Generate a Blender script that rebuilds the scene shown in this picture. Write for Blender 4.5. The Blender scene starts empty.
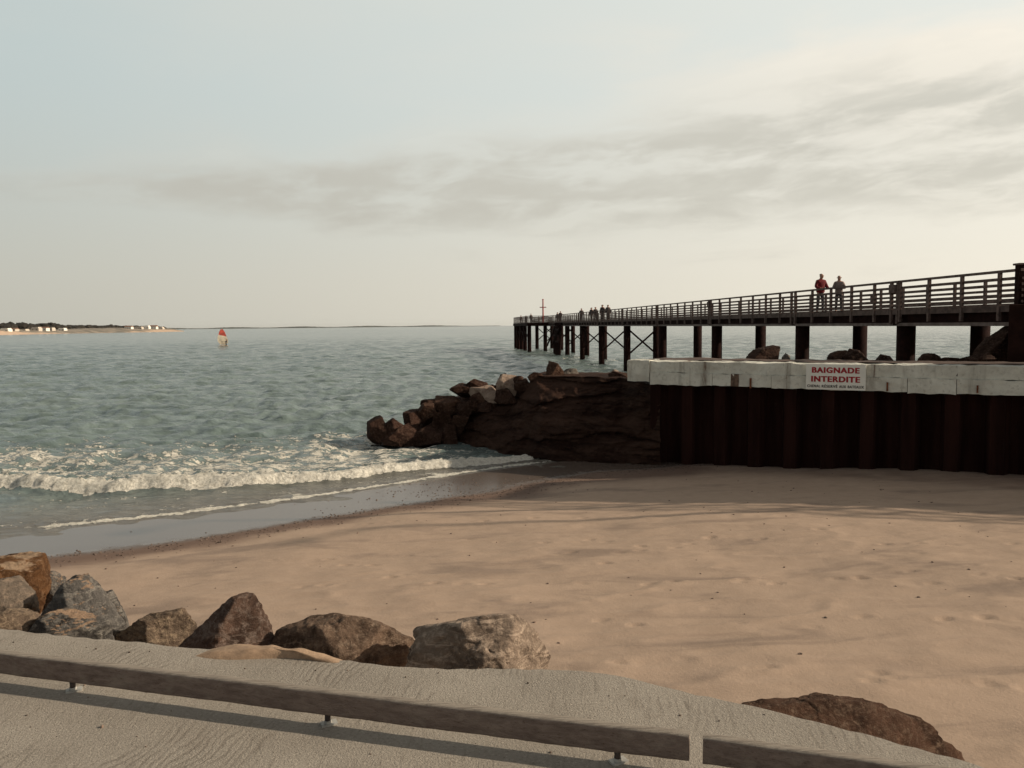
import bpy, bmesh, math, random
import numpy as np
from mathutils import Vector, Matrix

random.seed(7)
rng = np.random.default_rng(11)
SC = bpy.context.scene
COL = SC.collection
R = math.radians

# ------------------------------------------------------------------ camera
FPX = 800.0
PITCH = math.atan((384 - 325.4) / FPX)
ROLL = R(0.6)
cp, sp = math.cos(PITCH), math.sin(PITCH)
cr, sr = math.cos(ROLL), math.sin(ROLL)
F0 = np.array([0, cp, -sp]); U0 = np.array([0, sp, cp]); R0 = np.array([1.0, 0, 0])
RT = R0 * cr - U0 * sr
UP = U0 * cr + R0 * sr

def ray(x, y):
    return F0 + RT * ((x - 512) / FPX) + UP * ((384 - y) / FPX)

def at_z(x, y, z):                       # point of the level z seen at a photo position
    d = ray(x, y); return d * (z / d[2])

def at_y(x, y, Y):                       # point Y metres ahead seen at a photo position
    d = ray(x, y); return d * (Y / d[1])

cam_d = bpy.data.cameras.new('camera')
cam = bpy.data.objects.new('camera', cam_d); COL.objects.link(cam)
cam_d.sensor_width = 36; cam_d.lens = 36 * FPX / 1024
cam_d.clip_start = 0.05; cam_d.clip_end = 60000
m = Matrix.Identity(4)
for i in range(3):
    m[i][0] = RT[i]; m[i][1] = UP[i]; m[i][2] = -F0[i]
cam.matrix_world = m
SC.camera = cam

W = -4.56            # sea level (the lens is the origin)
PROM = -1.6          # promenade level
SUN_AZ, SUN_EL = 92.0, 23.0

# ------------------------------------------------------------------ noise
_perm = rng.permutation(256)
_grad = rng.normal(size=(256, 3)); _grad /= np.linalg.norm(_grad, axis=1)[:, None]

def pn(P):
    P = np.asarray(P, float)
    I = np.floor(P).astype(np.int64); f = P - I
    u = f * f * f * (f * (f * 6 - 15) + 10)
    out = 0
    for dx in (0, 1):
        wx = u[:, 0] if dx else 1 - u[:, 0]
        for dy in (0, 1):
            wy = u[:, 1] if dy else 1 - u[:, 1]
            for dz in (0, 1):
                wz = u[:, 2] if dz else 1 - u[:, 2]
                h = _perm[(_perm[(_perm[(I[:, 0] + dx) & 255] + I[:, 1] + dy) & 255] + I[:, 2] + dz) & 255]
                g = _grad[h]
                d = g[:, 0] * (f[:, 0] - dx) + g[:, 1] * (f[:, 1] - dy) + g[:, 2] * (f[:, 2] - dz)
                out = out + wx * wy * wz * d
    return out * 1.5

def fbm(P, oct=4, gain=.5, lac=2.03):
    a = 1.0; s = 0; P = np.asarray(P, float).copy()
    for o in range(oct):
        s = s + a * pn(P); P = P * lac + 17.3; a *= gain
    return s

def sstep(a, b, x):
    t = np.clip((x - a) / (b - a), 0, 1); return t * t * (3 - 2 * t)

# ------------------------------------------------------------------ object helpers
def tag(o, label=None, cat=None, group=None, kind=None):
    if label: o['label'] = label
    if cat: o['category'] = cat
    if group: o['group'] = group
    if kind: o['kind'] = kind
    return o

def link(name, me, mat=None, parent=None):
    o = bpy.data.objects.new(name, me); COL.objects.link(o)
    if mat is not None:
        me.materials.clear(); me.materials.append(mat)
    if parent is not None: o.parent = parent
    return o

def empty(name, loc, label, cat, group=None):
    o = bpy.data.objects.new(name, None); COL.objects.link(o)
    o.location = loc; o.empty_display_size = .3
    return tag(o, label, cat, group)

def np_mesh(name, V, Fq, smooth=True, attrs=None):
    me = bpy.data.meshes.new(name)
    V = np.asarray(V, np.float32); Fq = np.asarray(Fq, np.int32)
    nv, nf, k = len(V), len(Fq), Fq.shape[1]
    me.vertices.add(nv); me.vertices.foreach_set('co', V.ravel())
    me.loops.add(nf * k); me.loops.foreach_set('vertex_index', Fq.ravel())
    me.polygons.add(nf)
    me.polygons.foreach_set('loop_start', np.arange(0, nf * k, k, dtype=np.int32))
    me.polygons.foreach_set('loop_total', np.full(nf, k, np.int32))
    me.polygons.foreach_set('use_smooth', np.full(nf, smooth, bool))
    for n, a in (attrs or {}).items():
        at = me.attributes.new(n, 'FLOAT', 'POINT'); at.data.foreach_set('value', np.asarray(a, np.float32))
    me.update(calc_edges=True); me.validate()
    return me

def grid_faces(nr, nc):
    i = np.arange(nr - 1)[:, None] * nc + np.arange(nc - 1)[None, :]
    i = i.ravel()
    return np.stack([i, i + 1, i + nc + 1, i + nc], 1)

class MB:
    """collects boxes, bars and tubes into one mesh; coordinates are in the world, origin subtracts"""
    def __init__(s): s.v = []; s.f = []
    def hexa(s, p):
        b = len(s.v); s.v += [tuple(map(float, q)) for q in p]
        s.f += [tuple(b + k for k in q) for q in ((0, 3, 2, 1), (4, 5, 6, 7), (0, 1, 5, 4), (1, 2, 6, 5), (2, 3, 7, 6), (3, 0, 4, 7))]
        return s
    def box(s, c, ax, ay, az, hx, hy, hz):
        c, ax, ay, az = map(np.asarray, (c, ax, ay, az))
        P = [c + ax * (i * hx) + ay * (j * hy) + az * (k * hz) for k in (-1, 1) for (i, j) in ((-1, -1), (1, -1), (1, 1), (-1, 1))]
        return s.hexa(P)
    def bar(s, a, b, w, h, up=(0, 0, 1)):
        a, b = np.asarray(a, float), np.asarray(b, float)
        d = b - a; L = np.linalg.norm(d); d = d / L
        side = np.cross(d, up); side = side / np.linalg.norm(side); u = np.cross(side, d)
        return s.box((a + b) / 2, d, side, u, L / 2, w / 2, h / 2)
    def tube(s, a, b, r0, r1=None, n=10, cap=True):
        r1 = r0 if r1 is None else r1
        a, b = np.asarray(a, float), np.asarray(b, float)
        d = (b - a) / np.linalg.norm(b - a)
        t = np.array([1, 0, 0]) if abs(d[0]) < .8 else np.array([0, 1, 0])
        x = np.cross(d, t); x /= np.linalg.norm(x); y = np.cross(d, x)
        k = len(s.v)
        for c, r in ((a, r0), (b, r1)):
            for i in range(n):
                an = 2 * math.pi * i / n
                s.v.append(tuple(c + x * (r * math.cos(an)) + y * (r * math.sin(an))))
        for i in range(n):
            j = (i + 1) % n; s.f.append((k + i, k + j, k + n + j, k + n + i))
        if cap: s.f.append(tuple(k + i for i in reversed(range(n)))); s.f.append(tuple(k + n + i for i in range(n)))
        return s
    def build(s, name, mat, parent=None, bevel=0, smooth=False):
        o3 = np.array(parent.location) if parent is not None else np.zeros(3)
        p = parent
        while p is not None and p.parent is not None:
            p = p.parent; o3 = o3 + np.array(p.location)
        me = bpy.data.meshes.new(name)
        me.from_pydata([tuple(np.array(v) - o3) for v in s.v], [], s.f); me.update()
        bm = bmesh.new(); bm.from_mesh(me)
        if bevel:
            bmesh.ops.bevel(bm, geom=[e for e in bm.edges], offset=bevel, segments=2, affect='EDGES', profile=.5)
        bmesh.ops.recalc_face_normals(bm, faces=bm.faces); bm.to_mesh(me); bm.free()
        if smooth:
            for q in me.polygons: q.use_smooth = len(q.vertices) == 4
        return link(name, me, mat, parent)

# ------------------------------------------------------------------ materials
def mat_new(name):
    mt = bpy.data.materials.new(name); mt.use_nodes = True
    nt = mt.node_tree
    return mt, nt, nt.nodes['Principled BSDF']

def nd(nt, typ, **kw):
    n = nt.nodes.new(typ)
    for k, v in kw.items():
        if k in n.inputs: n.inputs[k].default_value = v
        else: setattr(n, k, v)
    return n

def mth(nt, op, a, b=None, c=None, clamp=False):
    n = nt.nodes.new('ShaderNodeMath'); n.operation = op; n.use_clamp = clamp
    for i, v in enumerate((a, b, c)):
        if v is None: continue
        if isinstance(v, (int, float)): n.inputs[i].default_value = v
        else: nt.links.new(v, n.inputs[i])
    return n.outputs[0]

def mixc(nt, fac, a, b, mode='MIX'):
    n = nt.nodes.new('ShaderNodeMix'); n.data_type = 'RGBA'; n.blend_type = mode
    for s, v in ((n.inputs[0], fac), (n.inputs[6], a), (n.inputs[7], b)):
        if isinstance(v, (int, float)): s.default_value = v
        elif isinstance(v, (tuple, list)): s.default_value = (*v[:3], 1)
        else: nt.links.new(v, s)
    return n.outputs[2]

def maprange(nt, v, a, b, c=0.0, d=1.0, smooth=True):
    n = nt.nodes.new('ShaderNodeMapRange'); n.interpolation_type = 'SMOOTHSTEP' if smooth else 'LINEAR'
    nt.links.new(v, n.inputs[0])
    for i, x in enumerate((a, b, c, d)): n.inputs[i + 1].default_value = x
    return n.outputs[0]

def coords(nt, scale=(1, 1, 1), rot=(0, 0, 0), kind='pos'):
    if kind == 'pos':
        o = nt.nodes.new('ShaderNodeNewGeometry').outputs['Position']
    else:
        o = nt.nodes.new('ShaderNodeTexCoord').outputs['Object']
    mp = nt.nodes.new('ShaderNodeMapping'); mp.inputs['Scale'].default_value = scale; mp.inputs['Rotation'].default_value = rot
    nt.links.new(o, mp.inputs[0]); return mp.outputs[0]

def noise(nt, vec, scale, detail=4, rough=.55, dist=0.0):
    n = nd(nt, 'ShaderNodeTexNoise', Scale=scale, Detail=detail, Roughness=rough, Distortion=dist)
    nt.links.new(vec, n.inputs['Vector']); return n.outputs['Fac']

def bump(nt, bs, h, strength=.5, dist=.02, prev=None):
    b = nd(nt, 'ShaderNodeBump', Strength=strength, Distance=dist)
    nt.links.new(h, b.inputs['Height'])
    if prev is not None: nt.links.new(prev, b.inputs['Normal'])
    nt.links.new(b.outputs[0], bs.inputs['Normal']); return b.outputs[0]

def simple(name, c, rough=.7, var=.25, scale=6, metal=0, bumpd=0.0, c2=None, kind='pos', spec=.3, stretch=(1, 1, 1)):
    mt, nt, bs = mat_new(name)
    v = coords(nt, stretch, kind=kind)
    n = noise(nt, v, scale, 6, .6)
    lo = tuple(x * (1 - var) for x in c); hi = c2 or tuple(min(1, x * (1 + var)) for x in c)
    nt.links.new(mixc(nt, maprange(nt, n, .32, .68), lo, hi), bs.inputs['Base Color'])
    bs.inputs['Roughness'].default_value = rough; bs.inputs['Metallic'].default_value = metal
    bs.inputs['Specular IOR Level'].default_value = spec
    if bumpd: bump(nt, bs, noise(nt, v, scale * 5, 6, .65), .6, bumpd)
    return mt

def rock_mat(name, dark, mid, light, scale=3.0, vein=0.0, topsand=None, rough=.9):
    scale = scale * 1.35
    mt, nt, bs = mat_new(name)
    v = coords(nt)
    n1 = noise(nt, v, scale, 8, .62, .6); n2 = noise(nt, v, scale * 6, 8, .7)
    c = mixc(nt, maprange(nt, n1, .35, .6), dark, mid)
    c = mixc(nt, mth(nt, 'MULTIPLY', maprange(nt, n2, .48, .72), .8), c, light)
    vs = coords(nt, (1.0, 1.2, 4.0), (.5, .4, .3))
    n4 = noise(nt, vs, scale * 1.5, 6, .7, 1.0)
    c = mixc(nt, mth(nt, 'MULTIPLY', maprange(nt, n4, .5, .62), vein), c, light)
    n3 = noise(nt, v, scale * 40, 3, .7)
    c = mixc(nt, mth(nt, 'MULTIPLY', maprange(nt, n3, .55, .75), .35), c, tuple(x * .35 for x in dark))
    if topsand:
        g = nt.nodes.new('ShaderNodeNewGeometry'); sx = nt.nodes.new('ShaderNodeSeparateXYZ'); nt.links.new(g.outputs['Normal'], sx.inputs[0])
        f = mth(nt, 'MULTIPLY', maprange(nt, sx.outputs[2], .72, .9), maprange(nt, noise(nt, v, 5, 4), .5, .58))
        c = mixc(nt, f, c, topsand)
    nt.links.new(c, bs.inputs['Base Color']); bs.inputs['Roughness'].default_value = rough
    bs.inputs['Specular IOR Level'].default_value = .1
    b = bump(nt, bs, noise(nt, v, scale * 3.2, 10, .75, .4), 1.0, .06)
    bump(nt, bs, noise(nt, v, scale * 30, 6, .7), .7, .008, b)
    return mt

def apron_mat():
    mt, nt, bs = mat_new('weedy_apron_masonry')
    v = coords(nt); vs = coords(nt, (.35, .35, 2.2)); vf = coords(nt, (1.2, 1.2, 5))
    n1 = noise(nt, vs, 1.1, 8, .65, .5); n2 = noise(nt, vf, 1.6, 8, .7, .6); n3 = noise(nt, v, 14, 6, .75)
    c = mixc(nt, maprange(nt, n1, .36, .62), (.017, .0075, .005), (.06, .032, .022))
    c = mixc(nt, mth(nt, 'MULTIPLY', maprange(nt, n2, .52, .68), .6), c, (.075, .042, .028))
    c = mixc(nt, mth(nt, 'MULTIPLY', maprange(nt, n3, .62, .74), .55), c, (.12, .085, .065))
    c = mixc(nt, mth(nt, 'MULTIPLY', maprange(nt, n3, .42, .32), .6), c, (.008, .004, .003))
    nt.links.new(c, bs.inputs['Base Color']); bs.inputs['Roughness'].default_value = .92; bs.inputs['Specular IOR Level'].default_value = .08
    b = bump(nt, bs, n1, .9, .25); b = bump(nt, bs, n2, .9, .1, b); bump(nt, bs, n3, .8, .03, b)
    return mt

# promenade concrete: raked with a stiff broom in arcs
def concrete_mat():
    mt, nt, bs = mat_new('broomed_concrete')
    v = coords(nt)
    n1 = noise(nt, v, 1.3, 5, .6); n2 = noise(nt, v, 75, 4, .75); n3 = noise(nt, v, 9, 5, .7)
    c = mixc(nt, maprange(nt, n1, .3, .7), (.29, .255, .212), (.36, .318, .266))
    c = mixc(nt, mth(nt, 'MULTIPLY', maprange(nt, n2, .46, .34), .6), c, (.13, .106, .084))
    c = mixc(nt, mth(nt, 'MULTIPLY', maprange(nt, n2, .56, .66), .6), c, (.55, .48, .39))
    c = mixc(nt, mth(nt, 'MULTIPLY', maprange(nt, n3, .55, .75), .35), c, (.19, .16, .128))
    c = mixc(nt, mth(nt, 'MULTIPLY', maprange(nt, noise(nt, v, 2.7, 7, .7, .6), .56, .7), .4), c, (.21, .172, .135))
    nt.links.new(c, bs.inputs['Base Color']); bs.inputs['Roughness'].default_value = .9
    bs.inputs['Specular IOR Level'].default_value = .2
    # broom arcs: rings about wandering centres
    w = nd(nt, 'ShaderNodeTexWave', Scale=9.0, Distortion=16.0, Detail=4.0)
    w.inputs['Detail Scale'].default_value = .55; w.wave_type = 'BANDS'; w.bands_direction = 'X'
    nt.links.new(coords(nt, (1, .55, 1), (0, 0, R(25))), w.inputs['Vector'])
    mask = maprange(nt, noise(nt, v, 2.3, 3, .5), .52, .68)
    c = mixc(nt, mth(nt, 'MULTIPLY', mth(nt, 'MULTIPLY', maprange(nt, w.outputs['Fac'], .35, .1), mask), .5), c, (.15, .125, .1))
    v3 = coords(nt, (1, .12, 1), (0, 0, R(32))); stk = noise(nt, v3, 30, 5, .7, .3)
    c = mixc(nt, mth(nt, 'MULTIPLY', maprange(nt, stk, .54, .68), .4), c, (.16, .134, .106))
    nt.links.new(c, bs.inputs['Base Color'])
    h = mth(nt, 'MULTIPLY', w.outputs['Fac'], mask)
    b = bump(nt, bs, h, .12, .004)
    v2 = coords(nt, (1, .35, 1), (0, 0, R(32)))
    b = bump(nt, bs, noise(nt, v2, 60, 5, .75), .5, .005, b)
    bump(nt, bs, noise(nt, v, 110, 3, .75), 1.0, .006, b)
    return mt

def wood_mat():
    mt, nt, bs = mat_new('weathered_timber')
    tc = nt.nodes.new('ShaderNodeTexCoord')
    def mp(scale):
        m_ = nt.nodes.new('ShaderNodeMapping'); m_.inputs['Scale'].default_value = scale; m_.inputs['Rotation'].default_value = (0, 0, math.atan2(.2686, 1)); nt.links.new(tc.outputs['Object'], m_.inputs[0]); return m_.outputs[0]
    n = noise(nt, mp((1.2, 22, 22)), 2.2, 8, .7, .5)
    fine = noise(nt, mp((2.0, 60, 60)), 2.5, 6, .7, .2)
    c = mixc(nt, maprange(nt, n, .3, .7), (.145, .108, .09), (.235, .18, .15))
    c = mixc(nt, mth(nt, 'MULTIPLY', maprange(nt, fine, .56, .68), .7), c, (.07, .045, .034))
    k = noise(nt, mp((2, 4, 4)), 2.5, 5, .65); c = mixc(nt, mth(nt, 'MULTIPLY', maprange(nt, k, .5, .7), .55), c, (.3, .25, .205))
    g = nt.nodes.new('ShaderNodeNewGeometry'); sx = nt.nodes.new('ShaderNodeSeparateXYZ'); nt.links.new(g.outputs['Normal'], sx.inputs[0])
    top_tone = mixc(nt, maprange(nt, fine, .4, .65), (.36, .315, .26), (.2, .17, .14))
    c = mixc(nt, mth(nt, 'MULTIPLY', maprange(nt, sx.outputs[2], .3, .8), .85), c, top_tone)  # upward faces of the beam are set paler
    vo = nd(nt, 'ShaderNodeTexVoronoi', Scale=2.2); nt.links.new(mp((1, 2.0, 2.0)), vo.inputs['Vector'])
    c = mixc(nt, mth(nt, 'MULTIPLY', maprange(nt, vo.outputs['Distance'], .07, .03), .8), c, (.05, .034, .026))
    nt.links.new(c, bs.inputs['Base Color']); bs.inputs['Roughness'].default_value = .9; bs.inputs['Specular IOR Level'].default_value = .1
    b = bump(nt, bs, n, .6, .006); bump(nt, bs, fine, .9, .004, b)
    return mt

def sand_mat():
    mt, nt, bs = mat_new('beach_sand')
    v = coords(nt)
    at = nd(nt, 'ShaderNodeAttribute', attribute_name='wet_shade')
    wet_shade = at.outputs['Fac']
    n1 = noise(nt, v, .55, 5, .6, .4); n2 = noise(nt, v, 3.5, 5, .65); n3 = noise(nt, v, 90, 3, .7)
    wn = mth(nt, 'ADD', wet_shade, mth(nt, 'MULTIPLY', mth(nt, 'SUBTRACT', n1, .5), .35))
    dry = mixc(nt, maprange(nt, n2, .3, .7), (.39, .284, .208), (.43, .314, .232))
    # damp grey patches
    vp = coords(nt, (.5, 1.35, 1), (0, 0, R(-14)))
    n4 = noise(nt, vp, .8, 6, .6, .5)
    dry = mixc(nt, mth(nt, 'MULTIPLY', maprange(nt, n4, .5, .68), .6), dry, (.2, .15, .118))
    dry = mixc(nt, mth(nt, 'MULTIPLY', maprange(nt, n3, .6, .75), .3), dry, (.16, .11, .085))
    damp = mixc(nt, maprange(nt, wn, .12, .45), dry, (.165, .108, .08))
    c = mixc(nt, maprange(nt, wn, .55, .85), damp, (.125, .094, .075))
    nt.links.new(c, bs.inputs['Base Color'])
    nt.links.new(maprange(nt, mth(nt, 'ADD', wn, mth(nt, 'MULTIPLY', mth(nt, 'SUBTRACT', n2, .5), .5)), (.55), .95, .85, .2), bs.inputs['Roughness'])
    nt.links.new(maprange(nt, wn, .5, .85, .15, .45), bs.inputs['Specular IOR Level'])
    inv = maprange(nt, wn, .35, .75, 1, .02)
    h = mth(nt, 'MULTIPLY', n2, inv)
    b = bump(nt, bs, h, .25, .02)
    h2 = mth(nt, 'MULTIPLY', noise(nt, v, 22, 6, .7), inv)
    b = bump(nt, bs, h2, .6, .012, b)
    bump(nt, bs, mth(nt, 'MULTIPLY', n3, inv), .4, .004, b)
    return mt

def water_mat():
    mt, nt, bs = mat_new('sea_water')
    foam = nd(nt, 'ShaderNodeAttribute', attribute_name='foam').outputs['Fac']
    shal = nd(nt, 'ShaderNodeAttribute', attribute_name='shallow').outputs['Fac']
    v = coords(nt)
    va = coords(nt, (.8, 1.05, 1), (0, 0, R(8)))
    n1 = noise(nt, va, 1.9, 5, .6, .5)
    n2 = noise(nt, va, 5.5, 5, .65, .8)
    fn = mth(nt, 'ADD', mth(nt, 'MULTIPLY', n1, .5), mth(nt, 'MULTIPLY', n2, .5))
    m = mth(nt, 'ADD', foam, mth(nt, 'MULTIPLY', mth(nt, 'SUBTRACT', fn, .5), 3.0))
    mask = maprange(nt, m, .46, .60)
    mask = mth(nt, 'MULTIPLY', mask, maprange(nt, foam, .02, .14))
    big = noise(nt, coords(nt, (.02, .05, 1)), 1, 4, .6)
    c = mixc(nt, maprange(nt, big, .35, .65), (.118, .156, .147), (.158, .198, .187))
    c = mixc(nt, mth(nt, 'MULTIPLY', shal, .9), c, (.135, .112, .088))
    fc = mixc(nt, maprange(nt, noise(nt, v, 9, 5, .7), .3, .62), (.46, .43, .36), (.8, .76, .66))
    nt.links.new(mixc(nt, mask, c, fc), bs.inputs['Base Color'])
    nt.links.new(maprange(nt, mask, 0, 1, .16, .8), bs.inputs['Roughness'])
    bs.inputs['IOR'].default_value = 1.333
    def slope(vec, scale, k):
        n_ = nd(nt, 'ShaderNodeTexNoise', Scale=scale, Detail=4.0, Roughness=.6); nt.links.new(vec, n_.inputs['Vector'])
        s_ = nt.nodes.new('ShaderNodeVectorMath'); s_.operation = 'SUBTRACT'; nt.links.new(n_.outputs['Color'], s_.inputs[0]); s_.inputs[1].default_value = (.5, .5, .5)
        m_ = nt.nodes.new('ShaderNodeVectorMath'); m_.operation = 'MULTIPLY'; nt.links.new(s_.outputs[0], m_.inputs[0]); m_.inputs[1].default_value = (k * .7, k, 0)
        return m_.outputs[0]
    a_ = nt.nodes.new('ShaderNodeVectorMath'); a_.operation = 'ADD'
    nt.links.new(slope(coords(nt, (.55, 1.3, 1)), .55, 1.0), a_.inputs[0]); nt.links.new(slope(coords(nt, (.6, 1.25, 1)), 2.6, 1.0), a_.inputs[1])
    a2 = nt.nodes.new('ShaderNodeVectorMath'); a2.operation = 'SCALE'; nt.links.new(a_.outputs[0], a2.inputs[0]); nt.links.new(maprange(nt, shal, 0, 1, 1.0, .25), a2.inputs['Scale'])
    a3 = nt.nodes.new('ShaderNodeVectorMath'); a3.operation = 'ADD'; nt.links.new(a2.outputs[0], a3.inputs[0]); nt.links.new(nt.nodes.new('ShaderNodeNewGeometry').outputs['Normal'], a3.inputs[1])
    a4 = nt.nodes.new('ShaderNodeVectorMath'); a4.operation = 'NORMALIZE'; nt.links.new(a3.outputs[0], a4.inputs[0])
    b = bump(nt, bs, noise(nt, coords(nt, (.6, 1.2, 1)), .42, 5, .6, .5), .55, .55, a4.outputs[0])
    b = bump(nt, bs, noise(nt, coords(nt, (.6, 1.35, 1)), 2.6, 6, .65, .6), .6, .15, b)
    b = bump(nt, bs, noise(nt, v, 11, 4, .6), .35, .02, b)
    fb = mth(nt, 'MULTIPLY', noise(nt, v, 7, 6, .75), mask)
    bump(nt, bs, fb, .9, .12, b)
    return mt

def cap_mat(name='white_painted_concrete', u=(1, 0, 0)):
    mt, nt, bs = mat_new(name)
    tc = nt.nodes.new('ShaderNodeTexCoord')
    mp = nt.nodes.new('ShaderNodeMapping'); nt.links.new(tc.outputs['Object'], mp.inputs[0]); v = mp.outputs[0]
    n1 = noise(nt, v, 1.1, 6, .65, .4); n2 = noise(nt, v, 9, 6, .7)
    c = mixc(nt, maprange(nt, n1, .35, .65), (.52, .5, .43), (.68, .66, .57))
    c = mixc(nt, mth(nt, 'MULTIPLY', maprange(nt, n2, .52, .68), .6), c, (.34, .31, .25))
    ms = nt.nodes.new('ShaderNodeMapping'); ms.inputs['Scale'].default_value = (2.6, 1, .22); nt.links.new(tc.outputs['Object'], ms.inputs[0])
    st = noise(nt, ms.outputs[0], .8, 6, .65, .3)
    c = mixc(nt, mth(nt, 'MULTIPLY', maprange(nt, st, .54, .68), .55), c, (.25, .22, .175))
    c = mixc(nt, mth(nt, 'MULTIPLY', maprange(nt, st, .66, .70), .85), c, (.13, .07, .045))
    nt.links.new(c, bs.inputs['Base Color']); bs.inputs['Roughness'].default_value = .85; bs.inputs['Specular IOR Level'].default_value = .2
    bump(nt, bs, noise(nt, v, 12, 8, .7), .6, .02)
    return mt

M = {}
M['concrete'] = concrete_mat()
M['timber'] = wood_mat()
M['sand'] = sand_mat()
M['water'] = water_mat()
M['cap'] = cap_mat()
M['steel_pile'] = simple('rusted_sheet_pile', (.020, .0078, .0058), .9, .4, 2.5, bumpd=.01, spec=.05, stretch=(1, 1, .12))
M['pier_dark'] = simple('tarred_pier_timber', (.016, .0058, .0045), .9, .4, 5, bumpd=.01, spec=.08)
M['pier_rail'] = simple('weathered_rail_timber', (.12, .084, .072), .85, .35, 6, spec=.12)
M['pier_fascia'] = simple('deck_edge_timber', (.10, .07, .06), .85, .3, 4, spec=.12)
M['girder'] = simple('grey_girder_paint', (.135, .102, .09), .8, .3, 3, spec=.15)
M['abut'] = simple('brown_abutment_steel', (.024, .0105, .0078), .9, .3, 3, bumpd=.01, spec=.08)
M['mole'] = simple('mole_fill', (.085, .055, .042), .9, .35, 4, bumpd=.02)
M['apron'] = apron_mat()
_unused = rock_mat('weedy_apron_masonry', (.014, .006, .0038), (.036, .017, .011), (.085, .05, .034), 1.3, .45)
M['rock_dark'] = rock_mat('dark_wet_rock', (.018, .008, .0052), (.042, .021, .0145), (.12, .075, .054), 1.6, .3)
M['rock_brown'] = rock_mat('brown_rock', (.032, .015, .0095), (.075, .04, .026), (.17, .11, .075), 1.6)
M['rock_pale'] = rock_mat('pale_rock', (.17, .115, .085), (.32, .24, .185), (.42, .34, .27), 1.6)
M['rock_grey'] = rock_mat('grey_rock', (.06, .05, .042), (.14, .12, .1), (.24, .2, .17), 1.6)
M['f_orange'] = rock_mat('orange_boulder', (.06, .026, .011), (.16, .078, .035), (.26, .155, .085), 3.6, .15, (.42, .29, .19))
M['f_tan'] = rock_mat('tan_grey_boulder', (.09, .07, .055), (.2, .16, .125), (.36, .27, .2), 3.0, .5)
M['f_slate'] = rock_mat('slate_boulder', (.055, .05, .046), (.145, .132, .12), (.33, .3, .26), 3.0, .7, (.4, .27, .18))
M['f_low'] = rock_mat('veined_boulder', (.075, .052, .038), (.2, .145, .105), (.44, .33, .225), 3.4, .5)
M['f_pyr'] = rock_mat('rusty_brown_boulder', (.05, .03, .022), (.135, .082, .06), (.3, .23, .19), 2.6, .5)
M['f_brown'] = rock_mat('speckled_brown_boulder', (.085, .054, .038), (.24, .16, .112), (.42, .31, .225), 4.5, .35)
M['f_cream'] = rock_mat('cream_veined_boulder', (.13, .096, .073), (.31, .235, .178), (.62, .48, .37), 2.6, .7)
M['f_red'] = rock_mat('red_brown_boulder', (.06, .032, .021), (.14, .076, .05), (.29, .2, .14), 4.5, .3)
M['sand_orange'] = simple('orange_sand', (.36, .245, .16), .9, .15, 30, bumpd=.006)
M['dune'] = simple('pale_dune_sand', (.5, .36, .25), .9, .15, .02)
M['shore_scrub'] = simple('dune_scrub', (.2, .17, .11), .9, .35, .04)
M['wood_far'] = simple('pine_foliage', (.022, .018, .013), .9, .4, .08)
M['coast_far'] = simple('coast_foliage', (.05, .055, .04), .9, .3, .003)
M['wall_white'] = simple('white_render', (.74, .7, .63), .8, .06, .2)
M['wall_cream'] = simple('cream_render', (.5, .44, .37), .8, .08, .2)
M['roof'] = simple('clay_roof', (.2, .11, .075), .8, .2, .3)
M['glass_dark'] = simple('window_glass', (.03, .032, .034), .15, .1, 1)
M['sail_red'] = simple('red_sailcloth', (.5, .09, .06), .5, .35, 1.2)
M['sail_white'] = simple('white_sailcloth', (.62, .56, .45), .5, .25, 1.2)
M['board'] = simple('orange_board', (.55, .3, .12), .4, .1, 2)
M['black'] = simple('black_rubber', (.02, .016, .015), .7, .2, 8)
M['sign_white'] = simple('white_sign_plate', (.80, .775, .69), .6, .06, 2)
M['sign_red'] = simple('red_sign_paint', (.34, .018, .026), .6, .15, 3)
M['sign_black'] = simple('black_sign_paint', (.022, .018, .016), .6, .1, 3)
M['beacon'] = simple('red_beacon_paint', (.32, .04, .03), .6, .15, 3)
M['galv'] = simple('galvanised_steel', (.42, .4, .36), .55, .2, 20, .3)
M['steel_leg'] = simple('dark_steel', (.06, .045, .038), .6, .3, 20, .3)
M['rust'] = simple('rust_stain', (.16, .06, .03), .9, .35, 6)
M['pebble'] = simple('shingle', (.13, .092, .07), .85, .75, 25)
M['joint'] = simple('dark_joint', (.05, .035, .028), .9, .3, 8)
M['patch'] = simple('bare_brown_concrete', (.13, .085, .06), .9, .4, 10)

# ------------------------------------------------------------------ shoreline curves on the sea level
def on_sea(pts, z=W): return np.array([at_z(x, y, z)[:2] for x, y in pts])
def densify(P, n=160):
    P = np.asarray(P, float); d = np.r_[0, np.cumsum(np.linalg.norm(np.diff(P, axis=0), axis=1))]
    t = np.linspace(0, d[-1], n)
    Q = np.stack([np.interp(t, d, P[:, k]) for k in range(P.shape[1])], 1)
    k = np.ones(9) / 9
    S = Q.copy()
    for c in range(Q.shape[1]):
        S[:, c] = np.convolve(np.pad(Q[:, c], 4, mode='reflect', reflect_type='odd'), k, 'valid')
    return S

def extend(P, left, right):
    a = P[0] + (P[0] - P[1]) / np.linalg.norm(P[0] - P[1]) * left
    b = P[-1] + (P[-1] - P[-2]) / np.linalg.norm(P[-1] - P[-2]) * right
    return np.vstack([a, P, b])

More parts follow.
